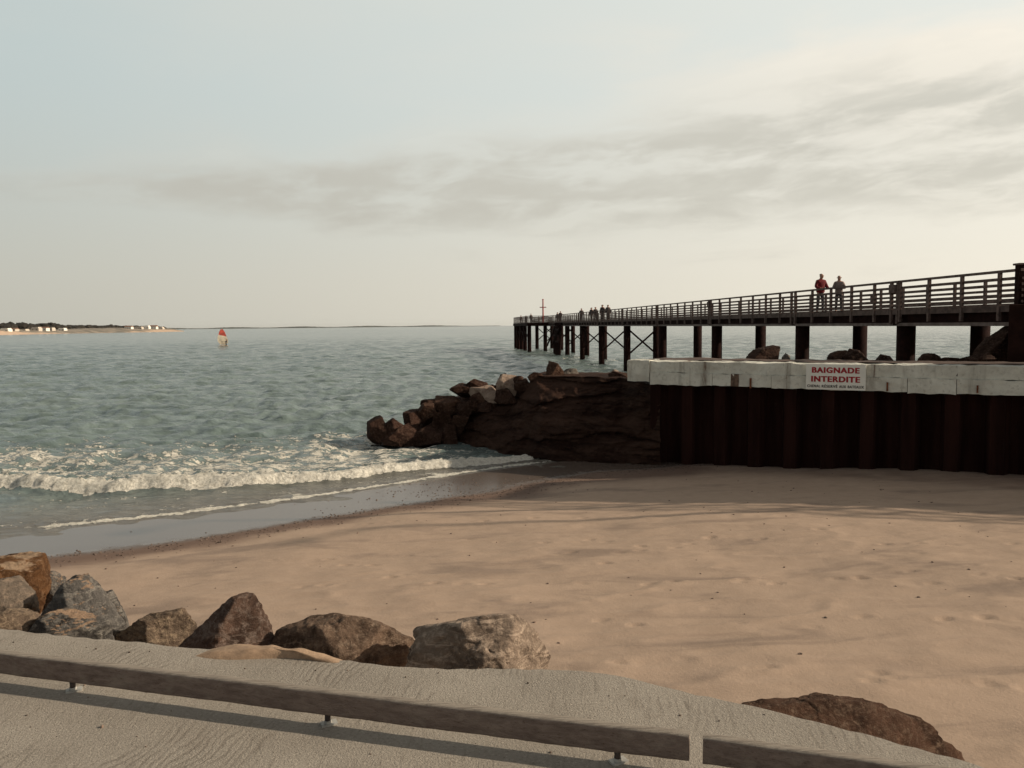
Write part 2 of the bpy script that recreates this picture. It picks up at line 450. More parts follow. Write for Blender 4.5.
def sdist(X, Y, C):
    """signed distance to a polyline running left to right, positive on its near (landward) side, and the run along it"""
    x = X.ravel(); y = Y.ravel()
    best = np.full(x.shape, 1e18); sg = np.zeros(x.shape); run = np.zeros(x.shape); L = 0
    for a, b in zip(C[:-1], C[1:]):
        d = b - a; l = np.hypot(*d); d = d / l
        t = np.clip((x - a[0]) * d[0] + (y - a[1]) * d[1], 0, l)
        qx = x - a[0] - d[0] * t; qy = y - a[1] - d[1] * t
        r = qx * qx + qy * qy
        k = r < best - 1e-12
        best[k] = r[k]; run[k] = L + t[k]
        sg[k] = (d[1] * qx - d[0] * qy)[k]
        L += l
    return (np.sqrt(best) * np.sign(sg)).reshape(X.shape), run.reshape(X.shape)

swash = extend(on_sea([(0, 536), (60, 532), (130, 525), (200, 514), (300, 501), (400, 487), (470, 474), (540, 462), (600, 458)]), 30, 30)
swash = densify(swash, 90)
breaker = extend(on_sea([(-40, 487), (0, 488), (100, 490), (200, 488), (300, 482), (400, 472), (470, 464), (522, 458.5)]), 25, 6)
breaker = densify(breaker, 70)

# ------------------------------------------------------------------ sea
def build_sea():
    ys = [11.0]
    while ys[-1] < 14000:
        y = ys[-1]; ys.append(y + (0.085 if y < 34 else 0.085 + (y - 34) * .007))
    ys = np.array(ys); nc = 620
    t = np.linspace(-1, 1, nc); t = np.sign(t) * np.abs(t) ** 1.12
    X = t[None, :] * (ys[:, None] * .82 + 8); X = X - 2.0
    Y = np.repeat(ys[:, None], nc, 1)
    Z = np.zeros_like(X)
    near = ys < 120
    s = np.full(X.shape, -100.0); sb = np.full(X.shape, -100.0); rb = np.zeros(X.shape)
    s[near], _ = sdist(X[near], Y[near], swash)
    sb[near], rb[near] = sdist(X[near], Y[near], breaker)
    step = np.gradient(ys)[:, None]
    depth = sstep(0.3, 9, -s) * .9 + .1
    r = np.random.default_rng(5)
    base = math.atan2(-.8, .45)
    jig = fbm(np.stack([X.ravel() * .03, Y.ravel() * .03, 0 * X.ravel()], 1), 2).reshape(X.shape)
    for k in range(64):
        lam = .7 * (6.5 / .7) ** r.random(); a = base + r.normal(0, .65)
        amp = .0098 * lam ** .60 * (.6 + .8 * r.random())
        kk = 2 * math.pi / lam
        ph = kk * (X * math.cos(a) + Y * math.sin(a)) + r.random() * 6.28 + jig * 3
        fade = sstep(1.8, 3.6, lam / step)
        w = np.sin(ph); w = w + .25 * np.cos(2 * ph)
        Z += amp * fade * w
    Z *= depth
    P2 = np.stack([X.ravel(), Y.ravel(), 0 * X.ravel()], 1)
    lum = np.zeros(X.shape); big = np.zeros(X.shape)
    idx = near
    Pn = np.stack([X[idx].ravel(), Y[idx].ravel(), np.zeros(X[idx].size)], 1)
    big[idx] = fbm(Pn * .35, 3).reshape(X[idx].shape)
    lum[idx] = fbm(Pn * np.array([3.4, 3.8, 1]), 4, .65).reshape(X[idx].shape)
    sbw = sb + big * .35 + lum * .09
    # amplitude along the breaker: dies at the rocks
    L = np.linalg.norm(np.diff(breaker, axis=0), axis=1).sum()
    ampb = (.155 + .035 * big) * sstep(L - 4.5, L - 13, rb) + .1 * sstep(L - 3, L - 8, rb)
    prof = np.where(sbw < 0, np.exp(-(sbw / 1.25) ** 2), np.exp(-(sbw / .2) ** 2))
    Z += ampb * prof * (1 + .22 * lum)
    roll = np.exp(-((sbw + .12) / .42) ** 2) * sstep(L - 2.5, L - 6, rb)
    Z += roll * (.055 * np.abs(lum) + .02)
    # second little swash wave
    Z += .05 * np.exp(-((s + .5 + big * .4) / .25) ** 2)
    # foam potential
    foam = 1.35 * np.where(sbw < .0, sstep(-.48, .02, sbw), sstep(.34, .25, sbw)) * sstep(L - 1.0, L - 3.5, rb)
    trail = sstep(-13.5, -4.5, sb + big * 2.5) * sstep(.1, -.4, sbw)
    inland = sstep(2, 9, X + 14) * .08
    foam = np.maximum(foam, trail * (.49 + inland) * (1 - .5 * sstep(-4.5, -1.0, X)))
    edge = np.exp(-((s + .28 + big * .25) / .13) ** 2)
    patchy = sstep(-.25, .15, fbm(Pn * .16 + 5, 2).reshape(X[idx].shape))
    ee = np.zeros(X.shape); ee[idx] = patchy
    foam = np.maximum(foam, edge * (.25 + .6 * ee))
    inner = sstep(-2.4, -.7, s) * sstep(.05, -.2, s)
    foam = np.maximum(foam, inner * .28)
    mid = sstep(.25, .6, sbw) * sstep(-.4, -1.2, s)
    foam = np.maximum(foam, mid * .21)
    # wash round the foot of the rocks
    for (px_, py_, rad, f) in ((362, 437, 2.6, .42), (395, 446, 2.2, .33), (340, 440, 3.0, .34), (601, 361, 3.0, .42), (582, 358, 3, .38), (628, 368, 3, .36), (570, 355, 2.5, .3)):
        q = at_z(px_, py_, W); g = np.exp(-(((X - q[0]) / rad / 1.5) ** 2 + ((Y - q[1]) / rad) ** 2))
        foam = np.maximum(foam, g * f)
    foam = foam * sstep(3.4, 2.4, X - 1.2 * (Y > 27.5) * (Y - 27.5) - 400 * (Y > 45))
    shallow = sstep(-5.5, 0, s) * sstep(-.2, .25, sbw)
    me = np_mesh('sea', np.stack([X.ravel(), Y.ravel(), (Z + W).ravel()], 1), grid_faces(len(ys), nc), True,
                 {'foam': np.clip(foam, 0, 1.4).ravel(), 'shallow': np.clip(shallow, 0, 1).ravel()})
    tag(link('sea', me, M['water']), kind='structure')
build_sea()

# ------------------------------------------------------------------ promenade outline
edge_px = [(-260, 606), (-120, 618), (0, 629), (60, 636), (130, 641), (200, 650), (270, 653), (340, 660), (410, 669), (550, 669), (612, 671), (640, 680), (668, 690), (710, 697), (760, 707), (808, 720), (856, 732), (905, 745), (945, 754), (1000, 772), (1090, 802)]
prom_edge = np.array([at_z(x, y, PROM)[:2] for x, y in edge_px])
prom_edge = np.vstack([[-9.0, prom_edge[0][1] + .9], prom_edge, [6.0, .6]])
prom_s = densify(prom_edge, 260)

# line of the quay wall
wA = np.array([at_y(658, 462, 25.8)[0], 25.8]); wB = np.array([at_y(1024, 470, 20.6)[0], 20.6])
wd = (wB - wA) / np.linalg.norm(wB - wA); wn = np.array([-wd[1], wd[0]])     # wn points seaward

# ------------------------------------------------------------------ beach
G_ = .05
def build_beach():
    xs = np.arange(-16, 22, G_); ys = np.arange(1.0, 32, G_)
    X, Y = np.meshgrid(xs, ys)
    s, _ = sdist(X, Y, swash)
    pe, _ = sdist(X, Y, prom_s[::4])          # positive on the promenade side
    P = np.stack([X.ravel(), Y.ravel(), 0 * X.ravel()], 1)
    big = fbm(P * .22, 3).reshape(X.shape); mid = fbm(P * 1.1 + 9, 4).reshape(X.shape); fine = fbm(P * 4 + 3, 3).reshape(X.shape)
    dryk = sstep(1.5, 5, s)
    slope = np.where(s > 0, .022 * np.clip(s, 0, 2.4) + .076 * np.clip(s - 2.4, 0, 30) - .0010 * np.clip(s, 0, 22) ** 2, .07 * s)
    Z = W + slope + dryk * (.05 * big + .006 * mid + .002 * fine) + .018 * big
    # bank of blown sand under the promenade edge
    Z = np.maximum(Z, np.where(pe > -4, -2.45 - .55 * np.clip(-pe - .15, 0, 9) + .05 * mid, -99))
    # footprints
    r = np.random.default_rng(3)
    def trail(p0, p1, n, wob=.2):
        for i in range(n):
            t = i / max(1, n - 1)
            cx = p0[0] + (p1[0] - p0[0]) * t + r.normal(0, wob); cy = p0[1] + (p1[1] - p0[1]) * t + r.normal(0, wob * .6)
            yield cx, cy
    prints = []
    for a, b, n in (((-4, 12.6), (9.5, 11.2), 26), ((-1, 15.5), (9, 13.2), 14), ((0.5, 10.3), (8, 9.6), 16), ((-4, 17.5), (4, 17.0), 10), ((1.2, 8.9), (6.0, 7.6), 12), ((-5, 14.5), (3, 13.8), 12), ((5, 16), (9, 9), 12)):
        prints += list(trail(a, b, n))
    for k in range(25): prints.append((r.uniform(-5, 10), r.uniform(7, 18)))
    for cx, cy in prints:
        if r.random() < .25: continue
        i0, j0 = int((cy - 1) / G_), int((cx + 16) / G_); w = 8
        sl = np.s_[max(0, i0 - w):i0 + w, max(0, j0 - w):j0 + w]
        ang = r.uniform(-.35, .2); dx = X[sl] - cx; dy = Y[sl] - cy
        u = dx * math.cos(ang) + dy * math.sin(ang); v = -dx * math.sin(ang) + dy * math.cos(ang)
        q = (u / .10) ** 2 + (v / .045) ** 2; k = r.uniform(.4, 1.1)
        Z[sl] += k * (-.03 * np.exp(-q ** 1.5) + .008 * np.exp(-((np.sqrt(q) - 1.7) / .45) ** 2))
    # low wind ridges
    ridge = np.abs(fbm(P * np.array([.35, 1.1, 1]) + 31, 3)).reshape(X.shape)
    Z += dryk * .02 * (1 - np.clip(ridge * 3.2, 0, 1)) * sstep(5, 9, s)
    wet_shade = sstep(5.2, 2.2, s + big * .9) * .5 + sstep(3.1, 1.7, s + big * .35) * .55
    # damp ground at the mound foot, widened and darkened to stand for shade
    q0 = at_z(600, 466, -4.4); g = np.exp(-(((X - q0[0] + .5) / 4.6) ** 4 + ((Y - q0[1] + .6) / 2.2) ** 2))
    wet_shade = np.maximum(wet_shade, g * .55)
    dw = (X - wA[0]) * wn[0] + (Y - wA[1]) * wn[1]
    wet_shade = np.maximum(wet_shade, sstep(-4.5, -1.0, dw + big) * .3)  # sand darkened along the wall foot to deepen the shadow there
    me = np_mesh('beach', np.stack([X.ravel(), Y.ravel(), Z.ravel()], 1), grid_faces(len(ys), len(xs)), True, {'wet_shade': wet_shade.ravel()})
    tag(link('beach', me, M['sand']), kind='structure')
    return xs, ys, Z, s
bx_, by_, bZ, bS = build_beach()
def beach_z(x, y):
    return float(bZ[min(len(by_) - 1, max(0, int((y - 1) / G_))), min(len(bx_) - 1, max(0, int((x + 16) / G_)))])

# shingle and shells along the drift line
def build_pebbles():
    r = np.random.default_rng(8); V = []; Fc = []
    ico = bmesh.new(); bmesh.ops.create_icosphere(ico, subdivisions=1, radius=1)
    iv = np.array([v.co[:] for v in ico.verts]); ifc = np.array([[v.index for v in f.verts] for f in ico.faces]); ico.free()
    n = 0
    C = swash
    while n < 2600:
        k = r.random()
        if k < .86:
            i = r.integers(12, len(C) - 22); p = C[i]; d = C[i + 1] - C[i]; d = d / np.hypot(*d); nn = np.array([d[1], -d[0]])
            p = p + nn * (2.75 + abs(r.normal(0, .5)) * r.choice([-.35, 1]) + .25 * math.sin(i * .7)) + d * r.uniform(-.4, .4)
        elif k < .94:
            q = at_z(465 + r.normal(0, 45), 486 + r.normal(0, 7), -4.45); p = q[:2]
        else:
            p = np.array([r.uniform(-9, 10), r.uniform(7, 24)])
        if not (-15 < p[0] < 20 and 4 < p[1] < 31): continue
        sz = r.uniform(.007, .02) * (1.5 if r.random() < .05 else 1)
        q = iv * sz * np.array([r.uniform(.8, 1.6), r.uniform(.8, 1.6), r.uniform(.4, .8)])
        q = q + r.normal(0, sz * .12, q.shape) + np.array([p[0], p[1], beach_z(*p) + sz * .2])
        Fc.append(ifc + len(V) * len(iv)); V.append(q); n += 1
    me = np_mesh('shingle', np.vstack(V), np.vstack(Fc), False)
    tag(link('shingle', me, M['pebble']), 'scattered shingle and shell bits along the drift line of the beach', 'shingle', kind='stuff')
build_pebbles()

# ------------------------------------------------------------------ promenade slab
def build_promenade():
    top = [(p[0], p[1]) for p in prom_s] + [(6.0, -4.0), (-12.0, -4.0), (-12.0, prom_s[0][1])]
    bm = bmesh.new()
    r = np.random.default_rng(2)
    ring = [bm.verts.new((x, y + (r.normal(0, .006) if i < len(prom_s) else 0), PROM)) for i, (x, y) in enumerate(top)]
    f = bm.faces.new(ring)
    if f.normal.z < 0: f.normal_flip()
    low1 = [bm.verts.new((v.co.x, v.co.y + .025, PROM - .035)) for v in ring]
    low2 = [bm.verts.new((v.co.x, v.co.y + .04, PROM - 1.6)) for v in ring]
    n = len(ring)
    for A, B in ((ring, low1), (low1, low2)):
        for i in range(n):
            j = (i + 1) % n; bm.faces.new((A[i], B[i], B[j], A[j]))
    bmesh.ops.recalc_face_normals(bm, faces=bm.faces)
    me = bpy.data.meshes.new('promenade'); bm.to_mesh(me); bm.free()
    tag(link('promenade', me, M['concrete']), kind='structure')
build_promenade()

# ------------------------------------------------------------------ rocks
_ico = {}
def ico(sub):
    if sub not in _ico:
        bm = bmesh.new(); bmesh.ops.create_icosphere(bm, subdivisions=sub, radius=1)
        _ico[sub] = (np.array([v.co[:] for v in bm.verts]), np.array([[v.index for v in f.verts] for f in bm.faces])); bm.free()
    return _ico[sub]

def rock_from(poly, Y, mat, label, seed, thick=.75, sub=6, rough=.075, name='boulder', group=None, front=None, p=44, cat='boulder', chips=6, nf=4):
    """a faceted boulder: its outline as seen in the photo sets its width and height, facets before and behind give it depth"""
    r = np.random.default_rng(seed)
    P3 = np.array([at_y(x, y, Y) for x, y in poly]); c = P3.mean(0)
    P2 = np.stack([P3[:, 0] - c[0], P3[:, 2] - c[2]], 1)
    area = .5 * np.sum(P2[:, 0] * np.roll(P2[:, 1], -1) - P2[:, 1] * np.roll(P2[:, 0], -1))
    if area < 0: P2 = P2[::-1]
    planes = []
    size = math.sqrt(abs(area))
    for a, b in zip(P2, np.roll(P2, -1, 0)):
        e = b - a; l = np.hypot(*e)
        if l < 1e-6: continue
        n2 = np.array([e[1], -e[0]]) / l; d = n2 @ a
        if d <= .02 * size: d = .02 * size
        ti = r.uniform(-.5, .5)
        n3 = np.array([n2[0] * math.cos(ti), math.sin(ti), n2[1] * math.cos(ti)]); planes.append((n3, d * math.cos(ti)))
    h = size * thick * .5
    for sgn in (-1, 1):
        if sgn < 0 and front:
            for (nx, nz, k) in front:
                n3 = np.array([nx, -1.0, nz]); n3 /= np.linalg.norm(n3); planes.append((n3, h * k))
        else:
            for k in range(nf):
                n3 = np.array([r.uniform(-.75, .75), sgn, r.uniform(-.5, .75)]); n3 /= np.linalg.norm(n3); planes.append((n3, h * r.uniform(.85, 1.1)))
    N = np.array([q[0] for q in planes]); D = np.array([q[1] for q in planes])
    dirs, faces = ico(sub)
    q = np.clip(dirs @ N.T / D[None, :], 0, None)
    V = dirs * ((q ** p).sum(1) ** (-1 / p))[:, None]
    N2, D2 = [], []
    for _ in range(chips):                              # broken corners
        n3 = r.normal(size=3); n3 /= np.linalg.norm(n3); N2.append(n3); D2.append((V @ n3).max() * r.uniform(.84, .97))
    if chips:
        q = np.hstack([q, np.clip(dirs @ np.array(N2).T / np.array(D2)[None, :], 0, None)])
        V = dirs * ((q ** p).sum(1) ** (-1 / p))[:, None]
    off = r.uniform(0, 90, 3)
    n = fbm(V / size * 2.2 + off, 5, .55); n2 = np.abs(fbm(V / size * 5 + off + 40, 3))
    lay = r.normal(size=3); lay /= np.linalg.norm(lay)
    u = V @ lay / size * 5 + .8 * n
    crack = np.exp(-((np.mod(u, 1.0) - .5) / .06) ** 2) * sstep(-.1, .4, pn(V / size * 2 + off + 9))
    V = V * (1 + rough * n * .9 - rough * .9 * n2 + rough * .35 * fbm(V / size * 13 + off, 4, .6) - rough * .55 * crack)[:, None]
    for ax, k2 in ((0, 0), (2, 1)):
        lo, hi = V[:, ax].min(), V[:, ax].max(); a0, a1 = P2[:, k2].min(), P2[:, k2].max()
        V[:, ax] = (V[:, ax] - lo) / (hi - lo) * (a1 - a0) + a0
    me = np_mesh(name, V, faces, True)
    o = link(name, me, mat); o.location = c
    try: me.set_sharp_from_angle(angle=R(38))
    except Exception: pass
    return tag(o, label, cat, group)

FG = 'boulders along the promenade edge'
rock_from([(-60, 560), (0, 551), (22, 554), (42, 562), (47, 580), (45, 605), (30, 640), (-60, 640)], 5.7, M['f_orange'],
          'rusty orange boulder with sand on its ledge at the left edge behind the grey ones', 1, .9, group=FG, front=[(.5, .5, .9), (.1, .15, 1), (.9, .0, 1)])
rock_from([(-40, 590), (6, 579), (18, 588), (32, 596), (34, 606), (16, 640), (-40, 645)], 5.1, M['f_tan'],
          'rounded tan and grey boulder in front of the rusty orange one', 2, .9, group=FG, front=[(.6, .7, .85), (.2, .1, 1), (-.4, .4, 1)])
rock_from([(-30, 622), (4, 610), (20, 612), (36, 622), (40, 650), (-30, 650)], 4.72, M['f_low'],
          'small cream and brown stone at the pavement edge below the rounded tan one', 22, .9, group=FG)
rock_from([(38, 622), (52, 600), (64, 583), (80, 578), (90, 588), (110, 608), (125, 626), (128, 650), (36, 650)], 5.1, M['f_slate'],
          'largest slate grey boulder with pale streaks', 3, .7, group=FG, front=[(.55, .8, .85), (-.45, .4, .95), (.3, .0, 1.0)])
rock_from([(22, 640), (36, 617), (50, 611), (72, 616), (98, 628), (112, 645), (104, 660), (22, 660)], 4.72, M['f_slate'],
          'low grey stone with a strip of sand at the foot of the largest slate one', 23, .7, group=FG, front=[(.2, 1.0, .8), (-.3, .2, 1), (.6, .1, 1)])
rock_from([(92, 600), (104, 592), (118, 604), (128, 624), (128, 650), (92, 650)], 5.4, M['f_slate'],
          'narrow dark boulder peeping out just right of the large slate one', 4, .8, group=FG)
rock_from([(38, 576), (50, 572), (66, 582), (70, 605), (40, 610)], 5.9, M['f_slate'],
          'grey boulder mostly hidden behind the large slate one, next to the orange one', 5, .9, group=FG)
rock_from([(112, 640), (145, 618), (168, 610), (188, 609), (201, 622), (200, 655), (112, 655)], 5.0, M['f_low'],
          'low flat boulder with cream veins left of the pyramid shaped one', 6, .9, group=FG, front=[(.7, .5, .85), (.1, .3, 1), (-.5, .3, .95)])
rock_from([(160, 660), (196, 626), (226, 598), (235, 594), (249, 594), (258, 603), (275, 640), (274, 680), (160, 680)], 4.62, M['f_pyr'],
          'pyramid shaped dark brown boulder with a rusty right flank', 7, .85, group=FG, front=[(-.35, .45, .75), (.75, .3, .7), (.1, .1, 1.1)], p=40)
rock_from([(273, 646), (276, 632), (290, 625), (325, 618), (347, 616), (372, 622), (396, 637), (413, 654), (412, 690), (274, 690)], 4.62, M['f_brown'],
          'wide speckled brown boulder between the pyramid shaped one and the big cream veined one', 8, .65, group=FG, front=[(.35, .8, .8), (-.4, .4, .9), (.25, .05, 1.05), (1.0, .1, 1.1)])
rock_from([(406, 672), (418, 638), (432, 624), (460, 617), (490, 613), (510, 611), (531, 621), (541, 642), (552, 672), (550, 700), (404, 700)], 4.45, M['f_cream'],
          'big blocky boulder with cream veins and a sunlit right face', 9, .7, group=FG, front=[(.3, .7, .8), (.2, .1, .98), (-.35, .3, .95), (1.4, .3, .80)], p=44)
rock_from([(640, 722), (745, 703), (790, 697.5), (838, 696), (886, 703), (922, 714), (945, 729), (958, 745), (960, 770), (930, 800), (660, 790)], 3.72, M['f_red'],
          'long low red brown boulder beyond the pavement edge at the lower right', 10, .5, group=FG, front=[(.2, .9, .7), (.4, .4, .9), (-.2, .3, 1)], chips=6)

# blown sand lying on the promenade edge between boulders
def drift(poly, z, hgt, name, label):
    P = np.array([at_z(x, y, z) for x, y in poly]); c = P.mean(0)
    V = []; n = len(P); rings = 10
    Pd = densify(np.vstack([P, P[:1]])[:, :2], 60)
    for k in range(rings + 1):
        t = k / rings
        for q in Pd:
            xy = c[:2] + (q - c[:2]) * (1 - t)
            V.append((xy[0], xy[1], z - .01 + hgt * (1 - (1 - t) ** 2)))
    V = np.array(V); V[:, 2] += .012 * fbm(V * 9, 3) * (V[:, 2] > z)
    me = np_mesh(name, V, grid_faces(rings + 1, 60), True)
    tag(link(name, me, M['sand_orange']), label, 'sand', kind='stuff')
drift([(186, 656), (205, 661), (240, 660), (290, 658), (325, 661), (350, 668), (358, 663), (338, 655), (290, 648), (240, 642), (205, 646)], PROM, .05, 'sand_drift', 'orange drift of blown sand on the pavement edge below the pyramid boulder')

def build_grit():
    r = np.random.default_rng(21); V = []; Fc = []; v, f = ico(1)
    for k in range(420):
        p = np.array([r.uniform(-3.6, 3.0), r.uniform(1.8, 4.3)])
        e, _ = sdist(np.array([[p[0]]]), np.array([[p[1]]]), prom_s[::3])
        if e[0, 0] < .03: continue
        if r.random() > math.exp(-e[0, 0] / .5) + .25: continue
        sz = r.uniform(.002, .0055) * (1.8 if r.random() < .06 else 1)
        Fc.append(f + len(V) * len(v)); V.append(v * sz * r.uniform(.6, 1.4, 3) + np.array([p[0], p[1], PROM + sz * .3]))
    me = np_mesh('grit', np.vstack(V), np.vstack(Fc), False)
    tag(link('grit', me, M['pebble']), 'loose dark grit scattered on the concrete promenade', 'grit', kind='stuff')
build_grit()

# ------------------------------------------------------------------ low timber guard rail
TOP, BOT, DEP = PROM + .145, PROM + .045, .046
def guard_rail(a, b, feet, label):
    """a, b: ends of the landward bottom edge on the ground plan; feet: runs along it"""
    a = np.array([*a, PROM]); b = np.array([*b, PROM])
    rail_dir = (b - a) / np.linalg.norm(b - a); rail_nrm = np.array([-rail_dir[1], rail_dir[0], 0])
    L_ = np.linalg.norm(b - a); c = a + rail_nrm * DEP / 2; o0 = c.copy(); s0 = a[0]
    root = empty('guard_rail', c, label, 'guard rail', 'low timber rails along the promenade')
    a = c.copy(); b = c + rail_dir * L_; N = max(8, int(L_ / .04))
    a[2] = b[2] = (TOP + BOT) / 2
    bm = bmesh.new()
    prof = [(-1, -1), (1, -1), (1, 1), (-1, 1)]
    rr = .013; ring = []
    for (cx, cz) in prof:
        for k in range(4):
            an = math.atan2(cz, cx) - math.pi / 4 + k * math.pi / 6
            ring.append((cx * (DEP / 2 - rr) + rr * math.cos(an), cz * ((TOP - BOT) / 2 - rr) + rr * math.sin(an)))
    rows = []
    for i in range(N + 1):
        p = a + (b - a) * (i / N)
        wob = fbm(np.array([[i * .17, s0 * 3, 0], [i * .17, s0 * 3, 9]]), 4) * .0026
        row = []
        for j, (u, w) in enumerate(ring):
            q = p + rail_nrm * (u + wob[0]) + np.array([0, 0, w + wob[1]]) + rng.normal(0, .0005, 3) - c
            row.append(bm.verts.new(q))
        rows.append(row)
    n = len(ring)
    for i in range(N):
        for j in range(n):
            k = (j + 1) % n; bm.faces.new((rows[i][j], rows[i][k], rows[i + 1][k], rows[i + 1][j])).smooth = True
    bm.faces.new(rows[0]); bm.faces.new(rows[-1])
    bmesh.ops.recalc_face_normals(bm, faces=bm.faces)
    me = bpy.data.meshes.new('beam'); bm.to_mesh(me); bm.free()
    try: me.set_sharp_from_angle(angle=R(50))
    except Exception: pass
    link('beam', me, M['timber'], root)
    for s in feet:
        p = o0 + rail_dir * s; p[2] = PROM
        lg = MB().tube(p + [0, 0, -.01], p + [0, 0, BOT - PROM + .01], .012, n=12).build('leg', M['steel_leg'], root, smooth=True)
        mb = MB(); mb.box(p + [0.004, 0.002, .004], (.9, .43, 0), (-.43, .9, 0), (0, 0, 1), .032, .02, .004); mb.tube(p + [0, 0, .008], p + [0, 0, .018], .016, .015, 6)
        mb.build('base_plate', M['galv'], lg)
rA = np.array([-2.3286, 3.5218]); rB = np.array([.6135, 2.7315]); rd = (rB - rA) / np.linalg.norm(rB - rA)
guard_rail(rA - rd * 2.6, rB, [2.6 - 2.07, 2.6 - .83, 2.6 + .37, 2.6 + 1.62, 2.6 + 2.79], 'low weathered timber rail on short steel feet, longer left one of the two')
rC = np.array([.6585, 2.7175]); re_ = np.array([1, -.317]) / math.hypot(1, .317)
guard_rail(rC, rC + re_ * 3.0, [.5, 1.7, 2.85], 'low weathered timber rail starting right of the gap, lower right corner')

# ------------------------------------------------------------------ quay wall: sheet piles under a white concrete cap
def wpt(s, off, z): return np.array([*(wA + wd * s + wn * off), z])
def wall_s(px):                                             # run along the wall where a photo column meets its face
    d = ray(px, 375)[:2]; d = d / np.linalg.norm(d)
    A = np.array([[d[0], -wd[0]], [d[1], -wd[1]]]); t = np.linalg.solve(A, wA); return t[1]
CAPT, CAPM, CAPB = -1.21, -1.56, -1.955
quay = empty('quay_wall', wpt(0, 0, -4.4), 'dark corrugated sheet pile quay wall under a white concrete cap', 'wall')
def local_frame_obj(name, mb, mat, parent):
    """builds in the frame of the wall, so that materials can run along it"""
    me = bpy.data.meshes.new(name); me.from_pydata([tuple(v) for v in mb.v], [], mb.f); me.update()
    bm = bmesh.new(); bm.from_mesh(me)
    bmesh.ops.recalc_face_normals(bm, faces=bm.faces); bm.to_mesh(me); bm.free()
    o = link(name, me, mat, parent)
    o.rotation_euler = (0, 0, math.atan2(wd[1], wd[0]))
    return o
sL, s650, sR = wall_s(628), wall_s(650), 27.0
Z0 = -4.4
def lump(me_o, amp, scale, seed, axis_lock=None):
    me = me_o.data; bm = bmesh.new(); bm.from_mesh(me)
    bmesh.ops.subdivide_edges(bm, edges=[e for e in bm.edges if e.calc_length() > .6], cuts=40, use_grid_fill=True)
    V = np.array([v.co[:] for v in bm.verts]); n = fbm(V * scale + seed, 4, .6); n2 = fbm(V * scale + seed + 50, 4, .6)
    for v, a, b in zip(bm.verts, n, n2): v.co.y += a * amp; v.co.z += b * amp * .8
    bm.to_mesh(me); bm.free(); me.update()
# sheet piling
def build_piles():
    per = 1.06; pts = []
    s = -.3
    while s < sR:
        for du, off in ((0, 0), (.34, 0), (.46, .36), (.94, .36)):
            pts.append((s + du, off + .08))
        s += per
    V = []; 
    for (s, o) in pts: V += [(s, o, CAPB + .15 - Z0), (s, o, CAPB - .7 - Z0), (s, o, -3.6 - Z0), (s, o, -5.2 - Z0)]
    Fq = []
    for i in range(len(pts) - 1):
        for k in range(3): a = i * 4 + k; Fq.append((a, a + 4, a + 5, a + 1))
    me = np_mesh('sheet_piling', V, Fq, False)
    o = link('sheet_piling', me, M['steel_pile'], quay); o.rotation_euler = (0, 0, math.atan2(wd[1], wd[0]))
build_piles()
def cap_block(s0, s1, z0, z1, o0, o1, name, mat, seed, amp=.028, chamfer=0):
    mb = MB(); n = max(1, int((s1 - s0) / .12)); 
    b = 0; ring = [(o0, z0), (o1, z0), (o1, z1), (o0, z1)]
    dense = []
    for (a, c) in zip(ring, ring[1:] + ring[:1]):
        L = max(1, int(math.hypot(c[0] - a[0], c[1] - a[1]) / .1))
        for k in range(L): dense.append((a[0] + (c[0] - a[0]) * k / L, a[1] + (c[1] - a[1]) * k / L))
    V = []
    for i in range(n + 1):
        s = s0 + (s1 - s0) * i / n
        for (o, z) in dense: V.append((s, o, z - Z0))
    V = np.array(V); m_ = len(dense)
    V[:, 1] += amp * fbm(V * 2.3 + seed, 4, .6); V[:, 2] += amp * 1.1 * fbm(V * 2.1 + seed + 33, 4, .65)
    Fq = []
    for i in range(n):
        for j in range(m_):
            k = (j + 1) % m_; Fq.append((i * m_ + j, i * m_ + k, (i + 1) * m_ + k, (i + 1) * m_ + j))
    me = bpy.data.meshes.new(name); me.from_pydata([tuple(v) for v in V], [], Fq + [tuple(range(m_)), tuple(range(n * m_, n * m_ + m_))])
    bm = bmesh.new(); bm.from_mesh(me); bmesh.ops.recalc_face_normals(bm, faces=bm.faces); bm.to_mesh(me); bm.free()
    o = link(name, me, mat, quay); o.rotation_euler = (0, 0, math.atan2(wd[1], wd[0])); return o
cap_u = cap_block(s650 + .006, sR, CAPM, CAPT, 0.0, .9, 'upper_cap_course', M['cap'], 3)
joints = [wall_s(x) for x in (650, 713, 735, 772, 850, 908, 957, 1030)] + [sR]
for i in range(len(joints) - 1):
    cap_block(joints[i] + (.03 if i == 0 else .007), joints[i + 1] - .007, CAPB + (0, .03, .02, 0, .01, -.02, .0, .02)[i], CAPM - .004, -.07 - (.012 if i % 2 else 0), .9, 'lower_cap_block', M['cap'], 5 + i)
cap_block(sL, s650 - .006, -1.86, CAPT + .03, -.05, .95, 'end_cap_block', M['cap'], 21, .03)
def face_strip(px, y0, y1, w, name, mat, off=-.085):
    s = wall_s(px); 
    a = at_y(px, y0, wpt(s, 0, 0)[1])[2]; b = at_y(px, y1, wpt(s, 0, 0)[1])[2]
    mb = MB(); mb.box((s, off, (a + b) / 2 - Z0), (1, 0, 0), (0, 1, 0), (0, 0, 1), w / 2, .03, abs(a - b) / 2)
    o = local_frame_obj(name, mb, mat, quay); lump(o, .03, 5, px); return o
face_strip(735.5, 374, 386, .24, 'bare_patch', M['patch'], -.062)
face_strip(751.5, 378, 388, .05, 'rusty_bolt', M['rust'])
face_strip(888, 382, 391, .045, 'rusty_bolt', M['rust'])
face_strip(978, 385, 392, .045, 'rusty_bolt', M['rust'])
face_strip(957, 366, 376, .03, 'crack', M['joint'], .012)

